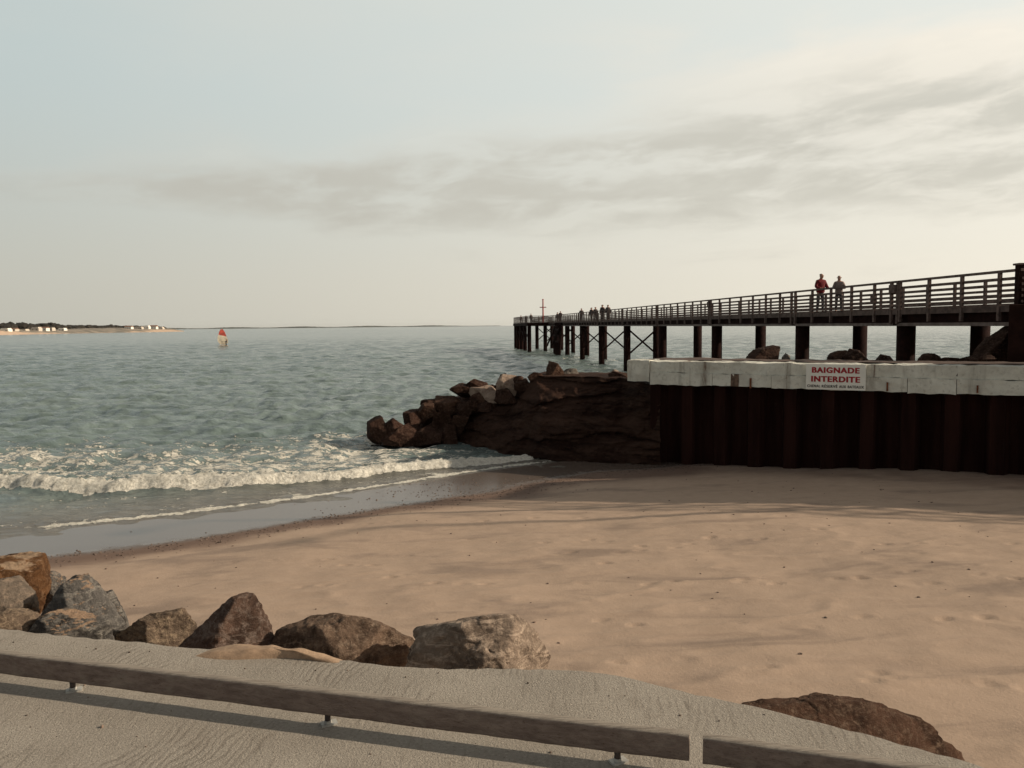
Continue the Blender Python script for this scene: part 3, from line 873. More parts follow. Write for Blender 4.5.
# sign
sg = empty('warning_sign', wpt(wall_s(836.5), -.13, -1.62), 'white rectangular sign with red BAIGNADE INTERDITE on the quay cap', 'sign')
sg.rotation_euler = (0, 0, math.atan2(wd[1], wd[0]))
s0, s1 = wall_s(807), wall_s(866.5); sw = s1 - s0
zt = at_y(807, 363.6, wpt(s0, 0, 0)[1])[2]; zb = at_y(807, 388.6, wpt(s0, 0, 0)[1])[2]; zc = -1.62
sc_ = (s0 + s1) / 2 - wall_s(836.5)
mb = MB(); mb.box((sc_, 0, (zt + zb) / 2 - zc), (1, 0, 0), (0, 1, 0), (0, 0, 1), sw / 2, .012, (zt - zb) / 2)
me = bpy.data.meshes.new('plate'); me.from_pydata(mb.v, [], mb.f); me.update()
link('plate', me, M['sign_white'], sg)
def text(name, body, width, height, x, z, mat, bold, fat=0.0):
    cu = bpy.data.curves.new(name, 'FONT'); cu.body = body; cu.align_x = 'CENTER'; cu.align_y = 'CENTER'; cu.offset = bold; cu.extrude = .004
    cu.space_character = 1.14
    t = bpy.data.objects.new(name, cu); COL.objects.link(t)
    bpy.context.view_layer.update()
    me = bpy.data.meshes.new_from_object(t.evaluated_get(bpy.context.evaluated_depsgraph_get()))
    bpy.data.objects.remove(t)
    bm = bmesh.new()
    for k in range(3 if fat else 1): bm.from_mesh(me)
    n = len(me.vertices); bm.verts.ensure_lookup_table()
    for i, v in enumerate(bm.verts): k = i // n; v.co.x += (k - 1) * fat; v.co.z += k * .0006
    bm.to_mesh(me); bm.free()
    V = np.array([v.co[:] for v in me.vertices]); lo, hi = V.min(0), V.max(0)
    for v in me.vertices:
        v.co = ((v.co.x - (lo[0] + hi[0]) / 2) / (hi[0] - lo[0]) * width, (v.co.y - (lo[1] + hi[1]) / 2) / (hi[1] - lo[1]) * height, v.co.z)
    o = link(name, me, mat, sg); o.rotation_euler = (R(90), 0, 0); o.location = (x, -.0135, z); return o
H_ = zt - zb; top_ = zt - zc
text('lettering', 'BAIGNADE', sw * .80, H_ * .225, sc_, top_ - H_ * .235, M['sign_red'], .028, .028)
text('lettering', 'INTERDITE', sw * .82, H_ * .225, sc_, top_ - H_ * .585, M['sign_red'], .028, .028)
ws_ = [('CHENAL', .235), ('RÉSERVÉ', .28), ('AUX', .125), ('BATEAUX', .28)]; xx_ = -sw * .475; gap_ = sw * (.95 - sum(w for _, w in ws_) * .95) / 3
for w_, f_ in ws_:
    ww = sw * .95 * f_
    text('lettering', w_, ww, H_ * (.135 if 'É' in w_ else .105), sc_ + xx_ + ww / 2, top_ - H_ * (.855 if 'É' in w_ else .868), M['sign_black'], .012, .022); xx_ += ww + gap_

# fill on top of the mole, behind the cap
def build_mole():
    V = []; n = 120; offs = np.linspace(.75, 3.2, 16)
    s = np.linspace(sL + .3, sR, n)
    for a in s:
        for o in offs: V.append(wpt(a, o, CAPT + .015 - (.25 * max(0, o - 2.6)) - (max(0, (o - 2.9)) * 9)))
    V = np.array(V); V[:, 2] += .03 * fbm(V * 1.5, 4)
    # the back slope
    me = np_mesh('mole_fill', V, grid_faces(n, len(offs)), True)
    tag(link('mole_fill', me, M['mole']), kind='structure')
build_mole()

# ------------------------------------------------------------------ masonry apron of the mound
def build_apron():
    us = [0, .2, .35, .5, .85, 1.0]
    bot = [at_z(436, 443, W - .1), at_z(470, 449, W - .08), at_z(512, 458, W - .06), at_z(548, 461.5, W), at_z(622, 462.5, -4.50), at_z(660, 463, -4.47)]
    top = [at_z(441, 441, W + .02), at_z(478, 411, -3.35), at_z(508, 401.5, -2.95), at_z(536, 376.5, -1.94), at_z(622, 378, -1.92), at_y(660, 386, 25.95)]
    n, nv = 220, 70
    t = np.linspace(0, 1, n)
    B = np.stack([np.interp(t, us, [p[k] for p in bot]) for k in range(3)], 1)
    T = np.stack([np.interp(t, us, [p[k] for p in top]) for k in range(3)], 1)
    k = np.ones(9) / 9
    rows = []
    rows.append(B + np.array([0, -.02, -.6]))
    for j in range(nv):
        v = j / (nv - 1)
        prof = v
        Q = B + (T - B) * v
        bulge = math.sin(v * math.pi) * .18
        Q = Q + np.array([0, -bulge, bulge * .3])
        rows.append(Q)
    for j in range(1, 9): rows.append(T + np.array([.05 * j, .42 * j, 0.0]))
    last = rows[-1]
    for j in range(1, 5): rows.append(last + np.array([.0, .6 * j, -.8 * j]))
    V = np.array(rows); nr = len(rows); V = V.reshape(-1, 3)
    P = V.copy()
    d = .16 * fbm(P * np.array([.55, .55, 1.6]), 5, .55) + .07 * np.abs(fbm(P * np.array([.4, .4, 3.0]) + 7, 3))
    ledge = .10 * (np.mod(P[:, 2] * 1.1 + .9 * fbm(P * np.array([.22, .22, .6]), 3), 1.0)) * sstep(-.5, .1, fbm(P * .6 + 3, 2)) * 1.5
    front = np.repeat((np.arange(nr) < nv).astype(float), n)
    V[:, 1] += (d + ledge + .10 * fbm(P * np.array([1.6, 1.6, 2.6]) + 60, 5, .65)) * front * 1.35
    V[:, 2] += .5 * d * front + (1 - front) * .05 * fbm(P * 1.4, 4)
    me = np_mesh('apron', V, grid_faces(nr, n), True)
    o = link('mound_apron', me, M['apron']); tag(o, 'dark sloping masonry apron between the boulders and the quay wall', 'sea wall')
build_apron()

# rubble mound boulders
def build_core():
    """the dark heap of small stone under the boulders"""
    top = [(372, 440), (395, 434), (412, 424), (430, 407), (446, 397), (462, 391), (478, 386), (497, 383), (515, 383), (535, 382), (560, 380)]
    n = 90; px_ = np.linspace(372, 560, n); py_ = np.interp(px_, [a for a, b in top], [b for a, b in top])
    V = []
    for x, y in zip(px_, py_):
        Yc = 32.6 - max(0, x - 470) * .02
        c = at_y(x, y + 3, Yc); h = max(.05, c[2] - W)
        for dy, f in ((-1.9, -.35), (-1.2, .25), (-.6, .7), (0, 1), (.7, .95), (1.5, .5), (2.6, -.35)):
            V.append((c[0] * (Yc + dy) / Yc, Yc + dy, W + h * f))
    V = np.array(V); V += .16 * np.stack([fbm(V * 1.7 + k * 20, 4) for k in range(3)], 1)
    me = np_mesh('mound_core', V, grid_faces(n, 7), False)
    tag(link('mound_core', me, M['rock_dark']), kind='structure')
build_core()
def ell(x0, x1, y0, y1, seed):
    r = np.random.default_rng(seed); cx, cy = (x0 + x1) / 2, (y0 + y1) / 2; n = r.integers(5, 7); a0 = r.uniform(0, 6)
    out = []
    for k in range(n):
        a = a0 + 2 * math.pi * (k + r.uniform(-.25, .25)) / n
        c, s = math.cos(a), math.sin(a)
        m_ = max(abs(c), abs(s)) ** .55
        out.append((cx + (x1 - x0) / 2 * c / m_ * r.uniform(.93, 1.06), cy + (y1 - y0) / 2 * s / m_ * r.uniform(.93, 1.06)))
    return out
GM = 'boulders of the rubble mound'
mound = [
 (366, 388, 416, 441, 'rock_dark', 'outermost dark boulder of the mound, leftmost one standing in the surf'),
 (379, 407, 419, 442, 'rock_dark', 'second dark boulder from the surf end of the mound, against the outermost one'),
 (393, 420, 424, 446, 'rock_dark', 'low dark boulder at the waterline, third from the surf end'),
 (414, 442, 425, 447, 'rock_dark', 'broad dark boulder at the waterline beside the foot of the apron'),
 (404, 424, 410, 430, 'rock_dark', 'dark boulder above the third waterline boulder on the outer slope'),
 (416, 438, 403, 424, 'rock_brown', 'brown boulder with a paler top on the outer slope of the mound'),
 (421, 438, 399, 408, 'rock_dark', 'small flat dark slab topping the outer slope of the mound'),
 (435, 462, 396, 413, 'rock_brown', 'smooth brown flat topped boulder in the middle of the mound crest'),
 (433, 455, 410, 434, 'rock_dark', 'dark boulder under the smooth flat topped one'),
 (437, 458, 424, 444, 'rock_dark', 'dark boulder low down touching the left edge of the apron'),
 (450, 470, 414, 435, 'rock_dark', 'dark boulder leaning on the slanting edge of the apron'),
 (454, 473, 400, 421, 'rock_dark', 'upright dark pointed boulder right of the smooth flat topped one'),
 (464, 484, 401, 415, 'rock_brown', 'low brown boulder wedged beside the upright pointed one'),
 (451, 470, 384, 398, 'rock_dark', 'dark boulder at the back of the crest, left of the long pale slab'),
 (467, 487, 379, 391, 'rock_dark', 'rounded dark boulder at the back of the crest, behind the long pale slab'),
 (467, 495, 384, 398, 'rock_pale', 'long pale grey slab lying on the crest of the mound'),  # pale tone given as if sun fell on it
 (470, 495, 393, 410, 'rock_brown', 'squat brown boulder just below the long pale slab'),
 (483, 503, 391, 402, 'rock_pale', 'small sunlit grey boulder under the big cream one'),  # sunlit look put into its pale colour
 (496, 517, 375, 394, 'rock_pale', 'big rounded cream boulder, palest of the mound'),
 (500, 508, 373, 380, 'rock_dark', 'tiny dark stone showing above the big cream boulder'),
 (513, 523, 376, 384, 'rock_dark', 'small dark stone right behind the big cream boulder'),
 (514, 530, 379, 391, 'rock_dark', 'dark boulder just right of the big cream one'),
 (495, 518, 388, 405, 'rock_dark', 'dark boulder directly beneath the big cream one, above the apron edge'),
 (478, 500, 399, 413, 'rock_dark', 'dark boulder low on the crest, right of the squat brown one'),
 (528, 542, 372, 381, 'rock_dark', 'dark stone at the upper left corner of the apron'),
]
for i, (x0, x1, y0, y1, mt, lb) in enumerate(mound):
    Yd = 30.7 + (441 - min(y1, 441)) / 62 * 1.5 - max(0, y1 - 441) * .05 + max(0, (x0 - 470)) * -.03
    gx, gy = (x1 - x0) * .06, (y1 - y0) * .06
    rock_from(ell(x0 - gx, x1 + gx, y0 - gy, y1 + gy * 2, 60 + i), Yd, M[mt], lb, 60 + i, 1.0, 5, .05, group=GM, chips=2, nf=2, p=60)
GP = 'loose stones on the mole'
rock_from([(545, 366), (549, 361), (555, 363), (564, 374), (564, 378), (546, 378)], 31.3, M['rock_brown'], 'pointed brown boulder standing alone on the flat top of the mound', 101, .9, 5, group=GP, chips=2, nf=2)
rock_from([(560, 374), (568, 368), (576, 369), (580, 377), (562, 379)], 31.6, M['rock_grey'], 'low grey boulder beside the pointed brown one on the mound top', 102, .9, 5, group=GP, chips=2, nf=2)
rock_from([(608, 374), (614, 371), (622, 371), (630, 374), (630, 379), (608, 379)], 29.5, M['rock_dark'], 'dark stone beside the left end of the white cap', 103, .9, 5, group=GP, chips=2, nf=2)
rock_from([(610, 373), (614, 369.5), (618, 370.5), (619, 374), (612, 375)], 29.9, M['rock_pale'], 'small white stone beside the left end of the white cap', 104, .9, 5, group=GP, chips=2, nf=2)
rock_from([(742, 359), (756, 350), (775, 345), (782, 346.5), (780, 360), (776, 366), (742, 366)], 27.2, M['rock_dark'], 'large smooth dark boulder showing over the cap left of the sign', 105, .8, 5, group=GP, chips=2, nf=2)
rock_from([(781, 360), (786, 353), (793, 358), (792, 364), (781, 364)], 26.8, M['rock_grey'], 'small grey stone beside the large smooth boulder behind the cap', 106, .9, 5, group=GP, chips=2, nf=2)
rock_from([(827, 358), (835, 351), (846, 350), (850, 362), (846, 366), (827, 366)], 25.9, M['rock_dark'], 'rounded dark boulder behind the cap above the sign', 107, .9, 5, group=GP, chips=2, nf=2)
rock_from([(843, 356), (852, 348.5), (858, 350), (869, 361), (868, 367), (843, 367)], 25.6, M['rock_dark'], 'angular dark boulder behind the cap at the right end of the sign', 108, .9, 5, group=GP, chips=2, nf=2)
rock_from([(876, 360), (880, 354), (890, 355.5), (893, 362), (890, 366), (876, 366)], 25.2, M['rock_dark'], 'squat dark boulder behind the cap, next to the thickest piling', 109, .9, 5, group=GP, chips=2, nf=2)
rock_from([(917, 361), (925, 354), (931, 353), (938, 360), (938, 366), (917, 366)], 24.5, M['rock_dark'], 'peaked dark boulder behind the cap, right of the thickest piling', 110, .9, 5, group=GP, chips=2, nf=2)
rock_from([(934, 361), (945, 357), (958, 358), (962, 366), (934, 366)], 24.4, M['rock_dark'], 'low flat dark boulder between the peaked one and the abutment slope', 111, .9, 5, group=GP, chips=2, nf=2)
rock_from([(960, 363), (972, 355), (984, 352), (992, 366), (960, 368)], 24.0, M['rock_dark'], 'low dark boulder at the foot of the abutment slope', 112, .9, 5, group=GP, chips=2, nf=2)
rock_from([(968, 366), (980, 351), (992, 341), (1005, 326), (1018, 323), (1022, 370)], 25.3, M['rock_dark'], 'tall dark sloping boulder leaning against the abutment under the pier', 113, .7, 5, group=GP, chips=2, nf=2)
# rubble down the back of the mole
r = np.random.default_rng(77)
for k in range(14):
    s = 1.0 + k * .95 + r.uniform(-.2, .2); q = wpt(s, 3.4 + r.uniform(-.2, .5), 0)
    hz = CAPT - .75 - r.uniform(0, .2)
    d = q[1]; sz = r.uniform(.55, .75)
    o = rock_from(ell(0, 40, 0, 32, 200 + k), 25, M['rock_dark'], 'dark riprap block low on the seaward back of the mole', 200 + k, 1.0, 3, .05, group='riprap blocks behind the mole')
    o.location = (q[0], q[1], hz)

# ------------------------------------------------------------------ pier
X0, SL = 17.5, (512 - 445) / FPX
def pier(Z, off, z): return np.array([X0 + off - SL * Z, Z, z])
DECK, GB, RT_ = .43, -.18, 1.55
pd = np.array([-SL, 1, 0]); pd /= np.linalg.norm(pd); pnm = np.array([pd[1], -pd[0], 0])
Zs, Ze = 24.3, 160.0; WID = 3.15
prt = empty('pier', pier(Zs, 0, W), 'long dark timber pier on pilings with slatted railings running out to sea', 'pier')
mb = MB(); mb.bar(pier(Zs, WID / 2, DECK - .04), pier(Ze, WID / 2, DECK - .04), WID - .12, .08); mb.build('deck', M['pier_rail'], prt)
for off in (-.03, WID + .03):
    mb = MB(); mb.bar(pier(Zs, off, DECK - .075), pier(Ze, off, DECK - .075), .06, .19); mb.build('deck_edge', M['pier_fascia'], prt)
for off in (.22, WID - .22):
    mb = MB(); mb.bar(pier(Zs, off, (DECK - .085 + GB) / 2), pier(Ze, off, (DECK - .085 + GB) / 2), .16, DECK - .085 - GB - .16); 
    g = mb.build('girder', M['pier_dark'], prt)
    mb = MB(); mb.bar(pier(Zs, off - (.14 if off < 1 else -.14), GB + .06), pier(Ze, off - (.14 if off < 1 else -.14), GB + .06), .24, .12); mb.build('lower_flange', M['girder'], g)
    mb = MB()
bents = [31.1, 40.1, 52.7, 65.8] + [78.6 + 12.75 * k for k in range(7)]
for off in (0, WID):
    rl = None
    mb = MB(); mb.bar(pier(Zs, off, RT_ - .03), pier(Ze, off, RT_ - .04), .13, .08); rl = mb.build('top_rail', M['pier_rail'], prt)
    for k in range(5):
        z = DECK + .14 + k * .175
        mb = MB(); mb.bar(pier(Zs, off, z), pier(Ze, off, z), .04, .08); mb.build('rail', M['pier_rail'], rl)
posts_far = MB(); npost = 0
zz = Zs + .95; Zp = []
while zz < Ze: Zp.append(zz); zz += 1.83
for off in (0, WID):
    for i, z in enumerate(Zp):
        o_ = off - .05 if off == 0 else off + .05
        a, b = pier(z, o_, -.02), pier(z, o_, RT_ - .05)
        if i < 46:
            MB().bar(a, b, .09, .11, up=tuple(pd)).build('post', M['pier_rail'], prt); npost += 1
        else: posts_far.bar(a, b, .09, .11, up=tuple(pd))
    Zd = [z for z in bents]
    for z in Zd:
        for dz in ((-.22, .22) if off == 0 else ()):
            o_ = off - .055 if off == 0 else off + .055
            posts_far.bar(pier(z + dz, o_, -.1), pier(z + dz, o_, RT_ + .0), .10, .12, up=tuple(pd))
tag(posts_far.build('distant_posts', M['pier_rail'], prt), kind='stuff')
# panel boxes on the railing at the first joints
for z in (31.1, 52.7):
    MB().box(pier(z, -.13, 1.25), pd, pnm, (0, 0, 1), .2, .06, .16).build('lamp_box', M['pier_rail'], prt)
MB().box(pier(38.4, WID - .12, 1.12), pd, pnm, (0, 0, 1), .2, .06, .2).build('lamp_box', M['pier_rail'], prt)
for i, z in enumerate(bents):
    dia = .34
    for off in (.42, WID + .15):
        mb = MB(); mb.tube(pier(z, off, -6.2), pier(z, off, GB + .005), dia, dia, 18); mb.build('piling', M['pier_dark'], prt, smooth=True)
    mb = MB(); mb.bar(pier(z, -.05, GB + .12), pier(z, WID + .05, GB + .12), .3, .2); mb.build('cross_beam', M['pier_dark'], prt)
    if i >= 4:
        for (za, zb_) in ((-.45, -3.0), (-3.0, -.45)):
            MB().bar(pier(z - .38 + (.1 if za > zb_ else 0), .42, za), pier(z - .38 + (.1 if za > zb_ else 0), WID + .15, zb_), .09, .16).build('brace', M['pier_dark'], prt)
# pier head, wider to the left
Zh = 133.0; HW = 3.6
mb = MB(); mb.bar(pier(Zh, -HW / 2 - .03, DECK - .1), pier(Ze, -HW / 2 - .03, DECK - .1), HW - .1, .2); mb.build('head_deck', M['pier_fascia'], prt)
mb = MB(); mb.bar(pier(Zh, -HW, DECK - .3), pier(Ze, -HW, DECK - .3), .3, .5); mb.bar(pier(Zh, -.2, DECK - .3), pier(Zh, -HW - .1, DECK - .3), .3, .5); mb.build('head_girder', M['pier_dark'], prt)
hr = MB()
for a, b in ((pier(Zh, -.1, 0), pier(Zh, -HW, 0)), (pier(Zh, -HW, 0), pier(Ze, -HW, 0)), (pier(Ze, -HW, 0), pier(Ze, WID, 0))):
    for z in (RT_ - .03, DECK + .14, DECK + .4, DECK + .66, DECK + .92): hr.bar(a + [0, 0, z], b + [0, 0, z], .07, .07)
    L = np.linalg.norm(b - a); n = int(L / 1.8) + 1
    for k in range(n + 1):
        q = a + (b - a) * k / n; hr.bar(q + [0, 0, DECK], q + [0, 0, RT_], .09, .09, up=tuple(pd))
hr.build('head_railing', M['pier_rail'], prt)
for z in (134.0, 141, 147.5, 154, 159.5):
    mb = MB(); mb.tube(pier(z, -HW + .3, -6.2), pier(z, -HW + .3, DECK - .5), .34, .34, 14); mb.build('piling', M['pier_dark'], prt, smooth=True)
for (a, b) in (((141, -1.0), (134.5, -2.4)), ((141, -2.4), (147.5, -1.0)), ((154, -1.0), (147.5, -2.8)), ((154, -2.6), (159.5, -.9))):
    MB().bar(pier(a[0], -HW + .3, a[1]), pier(b[0], -HW + .3, b[1]), .12, .22).build('brace', M['pier_dark'], prt)
# hanging ladder frame at the outer corner
mb = MB()
for off in (-HW + 1.0, -HW + .2):
    mb.bar(pier(159.6, off, .4), pier(159.6, off, -1.9), .12, .12, up=tuple(pd))
for z in (-1.85, -1.0, .1): mb.bar(pier(159.6, -HW + 1.05, z), pier(159.6, -HW + .15, z), .12, .14)
mb.build('ladder_frame', M['pier_rail'], prt)
# fender and boat landing, a dense stand of timbers on the near side
fd = MB(); rr = np.random.default_rng(4)
for k in range(6):
    zf = 118.5 + k * 1.1
    fd.tube(pier(zf, -.55, -6), pier(zf, -.2, DECK - .1), .16, .16, 8)
for z0 in (-.7, -1.6, -2.5): fd.bar(pier(118, -.6, z0), pier(125.2, -.6, z0), .2, .26)
for k in range(5): fd.bar(pier(118.5 + k * 1.3, -.55, -2.9 + k * .5), pier(120.2 + k * 1.3, -.45, -.2), .14, .2)
fd.bar(pier(117.6, -.5, -.3), pier(123.5, -.9, -3.2), .3, .2); fd.bar(pier(118.2, -1.2, -.3), pier(124.1, -1.6, -3.2), .16, .25)
fd.build('boat_landing', M['pier_dark'], prt)
# abutment block with gate post
ab = empty('pier_gate', (15.1, 24.3, -1.2), 'brown pier abutment block with a tall capped gate post at the right edge', 'gate')
xa = at_y(1008, 340, 24.1)[0]
MB().hexa([(xa, 24.1, -1.5), (xa + 5, 23.4, -1.5), (xa + 5, 26.4, -1.5), (xa * 26 / 24.1, 26.0, -1.5), (xa, 24.1, .47), (xa + 5, 23.4, .47), (xa + 5, 26.4, .47), (xa * 26 / 24.1, 26.0, .47)]).build('abutment', M['abut'], ab, bevel=.02)
pxx = at_y(1020, 300, 24.45)
gp = MB().box((pxx[0], 24.45, 1.07), (1, 0, 0), (0, 1, 0), (0, 0, 1), .115, .115, .6).build('gate_post', M['pier_dark'], ab, bevel=.008)
MB().box((pxx[0], 24.45, 1.69), (1, 0, 0), (0, 1, 0), (0, 0, 1), .16, .16, .03).build('post_cap', M['pier_rail'], gp, bevel=.008)
mb = MB()
for k in range(6): mb.bar((pxx[0] + .14, 24.45, .6 + k * .19), (pxx[0] + 2.6, 24.2, .6 + k * .19), .04, .06)
mb.build('gate_bars', M['pier_rail'], ab)
MB().box((pxx[0] + 1.35, 24.38, 1.05), (1, -.1, 0), (.1, 1, 0), (0, 0, 1), 1.2, .012, .5).build('gate_panel', M['girder'], ab)

# red beacon on the pier head
q = at_y(543, 312, 136.0)
bz = (lambda y: at_y(543, y, 136.0)[2])
bc = empty('beacon_mast', (q[0], 136.0, DECK), 'thin red beacon mast with a short crossbar at the pier head', 'beacon')
MB().tube((q[0], 136, DECK), (q[0], 136, bz(300)), .14, .1, 10).build('mast', M['beacon'], bc)
MB().bar((q[0] - .55, 136, bz(307.3)), (q[0] + .55, 136, bz(307.3)), .1, .14).build('crossbar', M['beacon'], bc)
MB().tube((q[0], 136, bz(300)), (q[0], 136, bz(299)), .16, .12, 10).build('lantern', M['beacon'], bc)

# added unseen ramp block along the quay wall, shaped to shade the beach
rampL, rampH = 19.0, 14.0
acc = empty('shade_ramp', wpt(12.5, 1.2, CAPT), 'added unseen brown ramp block with railings right of the pier gate, shading the beach', 'ramp')
mb = MB()
sa, sb_ = 12.6, 24.0
P8 = [wpt(sa, .5, CAPT), wpt(sb_, .5, CAPT), wpt(sb_, 3.2, CAPT), wpt(sa, 3.2, CAPT), wpt(sa, .5, 2.5), wpt(sb_, .5, 1.6), wpt(sb_, 3.2, 1.6), wpt(sa, 3.2, 2.5)]
mb.hexa(P8); mb.build('shade_ramp_body', M['abut'], acc)
mb = MB(); 
for dz in (1.1, .75, .4): mb.bar(wpt(sa, .6, 2.5 + dz), wpt(sb_, .6, 1.6 + dz), .06, .1)
for k in range(8): 
    t = k / 7; a = wpt(sa + (sb_ - sa) * t, .6, 2.5 - .9 * t); mb.bar(a, a + [0, 0, 1.1], .09, .09, up=(1, 0, 0))
mb.build('shade_ramp_railing', M['pier_rail'], acc)

# added unseen posts on the ramp, casting long shadow bands across the beach
for i_, (s_, h_) in enumerate(((17.2, 5.6), (20.4, 5.2))):
    q = wpt(s_, 1.0, 1.6)
    lp = empty('shadow_post', q, ('added unseen brown post casting a beach shadow, nearer to the pier gate', 'added unseen brown post casting a beach shadow, farther from the pier gate')[i_], 'lamp post', 'added shadow posts on the ramp')
    MB().tube(q, q + [0, 0, h_], .12, .07, 12).build('pole', M['pier_dark'], lp, smooth=True)
    MB().bar(q + [0, 0, h_ - .1], q + [-wn[0] * 1.1, -wn[1] * 1.1, h_ + .1], .08, .08).build('arm', M['pier_dark'], lp)
    MB().box(q + [-wn[0] * 1.25, -wn[1] * 1.25, h_ + .08], (wn[0], wn[1], 0), (-wn[1], wn[0], 0), (0, 0, 1), .3, .12, .06).build('shadow_post_head', M['galv'], lp, bevel=.02)

# ------------------------------------------------------------------ people
def skin_mesh(V, E, rad, sub=1):
    me = bpy.data.meshes.new('tmp'); me.from_pydata([tuple(v) for v in V], E, []); me.update()
    o = bpy.data.objects.new('tmp', me); COL.objects.link(o)
    o.modifiers.new('s', 'SKIN')
    if not me.skin_vertices: raise RuntimeError('no skin layer')
    for i, sv in enumerate(me.skin_vertices[0].data):
        rr_ = rad[i]; sv.radius = rr_ if isinstance(rr_, tuple) else (rr_, rr_); sv.use_root = (i == 0)
    if sub: md = o.modifiers.new('u', 'SUBSURF'); md.levels = sub; md.render_levels = sub
    bpy.context.view_layer.update()
    out = bpy.data.meshes.new_from_object(o.evaluated_get(bpy.context.evaluated_depsgraph_get()))
    bpy.data.objects.remove(o); bpy.data.meshes.remove(me)
    for p in out.polygons: p.use_smooth = True
    return out

SK = simple('skin', (.36, .2, .14), .6, .1, 20)
_cm = {}
def cloth(c):
    if c not in _cm: _cm[c] = simple('cloth', c, .85, .25, 14, kind='obj')
    return _cm[c]

def person(loc, face, h, label, jacket, trousers, hair, arms='down', lean=0.0, sub=1, stride=.06, longhair=False, group=None, bulk=1.0, name='person'):
    """standing figure; x is its left-right, -y is its front in its own frame, then turned to face"""
    root = empty(name, loc, label, 'person', group)
    root.rotation_euler = (0, 0, face)
    k = h / 1.75
    def P(x, y, z): 
        a = lean * max(0, z - .9); return (x * k, (y - a) * k, z * k)
    J = {}
    def limb(sd):
        if arms == 'rail': return [(sd * .2, 0, 1.43), (sd * .27, -.05, 1.16), (sd * .2, -.28, 1.08), (sd * .17, -.36, 1.09)]
        if arms == 'fold': return [(sd * .19, 0, 1.42), (sd * .27, -.04, 1.15), (sd * .1, -.24, 1.17), (sd * .03, -.27, 1.2)]
        if arms == 'phone': return [(sd * .19, 0, 1.42), (sd * .27, -.06, 1.15), (sd * .15, -.27, 1.3), (sd * .09, -.32, 1.36)]
        return [(sd * .2, 0, 1.42), (sd * .26, .02, 1.13), (sd * .27, -.06, .88), (sd * .265, -.09, .79)]
    V = [P(0, 0, .95), P(0, 0, 1.12), P(0, .01, 1.3), P(0, 0, 1.43), P(0, -.01, 1.51), P(0, -.03, 1.585), P(0, -.035, 1.66), P(0, -.03, 1.73), P(0, -.135, 1.625)]
    E = [(0, 1), (1, 2), (2, 3), (3, 4), (4, 5), (5, 6), (6, 7), (5, 8)]
    r_ = [(.15, .1), (.135, .095), (.16, .105), (.12, .08), .052, .075, .085, .05, .016]
    legs = {}
    for sd in (-1, 1):
        b = len(V)
        st = stride * sd
        pts = [P(sd * .09, 0, .88), P(sd * .1, -.02 - st * .5, .5), P(sd * .105, .02 - st, .09), P(sd * .12, -.15 - st, .035)]
        V += pts; E += [(0, b), (b, b + 1), (b + 1, b + 2), (b + 2, b + 3)]; r_ += [.085, .055, .04, .035]; legs[sd] = pts
        a = limb(sd); b = len(V); A = [P(*q) for q in a]
        V += A; E += [(3, b), (b, b + 1), (b + 1, b + 2), (b + 2, b + 3)]; r_ += [.055, .042, .032, (.034, .018)]
        # hand: five short fingers
        wv = np.array(A[3]) - np.array(A[2]); wv /= np.linalg.norm(wv); sv = np.cross(wv, (0, 0, 1.0)) if abs(wv[2]) < .8 else np.array([0, 1.0, 0])
        sv = sv / np.linalg.norm(sv); dn = np.array([0, 0, -1.0]) if abs(wv[2]) < .8 else np.array([-sd, 0, 0.0])
        for fi, (o_, ln) in enumerate(((-.03, .07), (-.01, .085), (.01, .08), (.03, .06), (-.045, .045))):
            b2 = len(V); base = np.array(A[3]) + sv * o_ * k
            if fi < 4:
                V += [tuple(base + wv * ln * .5 * k), tuple(base + wv * ln * .85 * k + dn * ln * .4 * k)]
            else: V += [tuple(base + wv * .0 + sv * -.012 * k), tuple(base + wv * ln * .7 * k + sv * -.02 * k + dn * .01)]
            E += [(b + 3, b2), (b2, b2 + 1)]; r_ += [.0095, .008]
    def sc(r): return tuple(q * k for q in r) if isinstance(r, tuple) else r * k
    me = skin_mesh(V, E, [sc(q) for q in r_], sub)
    body = link('body', me, SK, root)
    # jacket
    JV = [P(0, 0, .86), P(0, 0, 1.0), P(0, 0, 1.15), P(0, .01, 1.3), P(0, 0, 1.43), P(0, -.01, 1.5)]
    JE = [(i, i + 1) for i in range(5)]; JR = [(.185 * bulk, .135 * bulk), (.19 * bulk, .14 * bulk), (.185 * bulk, .135 * bulk), (.195 * bulk, .14 * bulk), (.15 * bulk, .1 * bulk), .068]
    for sd in (-1, 1):
        a = [P(*q) for q in limb(sd)]; a[0] = tuple(np.array(a[0]) - [sd * .035 * k, 0, .035 * k]); b = len(JV); a[3] = tuple(np.array(a[2]) + (np.array(a[3]) - np.array(a[2])) * .35)
        JV += a; JE += [(4, b), (b, b + 1), (b + 1, b + 2), (b + 2, b + 3)]; JR += [.082 * bulk, .07 * bulk, .056 * bulk, .05 * bulk]
    jk = link('jacket', skin_mesh(JV, JE, [sc(q) for q in JR], sub), cloth(jacket), root)
    TV = [P(0, 0, .98), P(0, 0, .9)]; TE = [(0, 1)]; TR = [(.16, .115), (.17, .12)]
    for sd in (-1, 1):
        a = legs[sd]; b = len(TV); TV += [a[0], a[1], tuple(np.array(a[2]) + [0, 0, .02])]; TE += [(1, b), (b, b + 1), (b + 1, b + 2)]; TR += [.098, .07, .058]
    link('trousers', skin_mesh(TV, TE, [sc(q) for q in TR], sub), cloth(trousers), root)
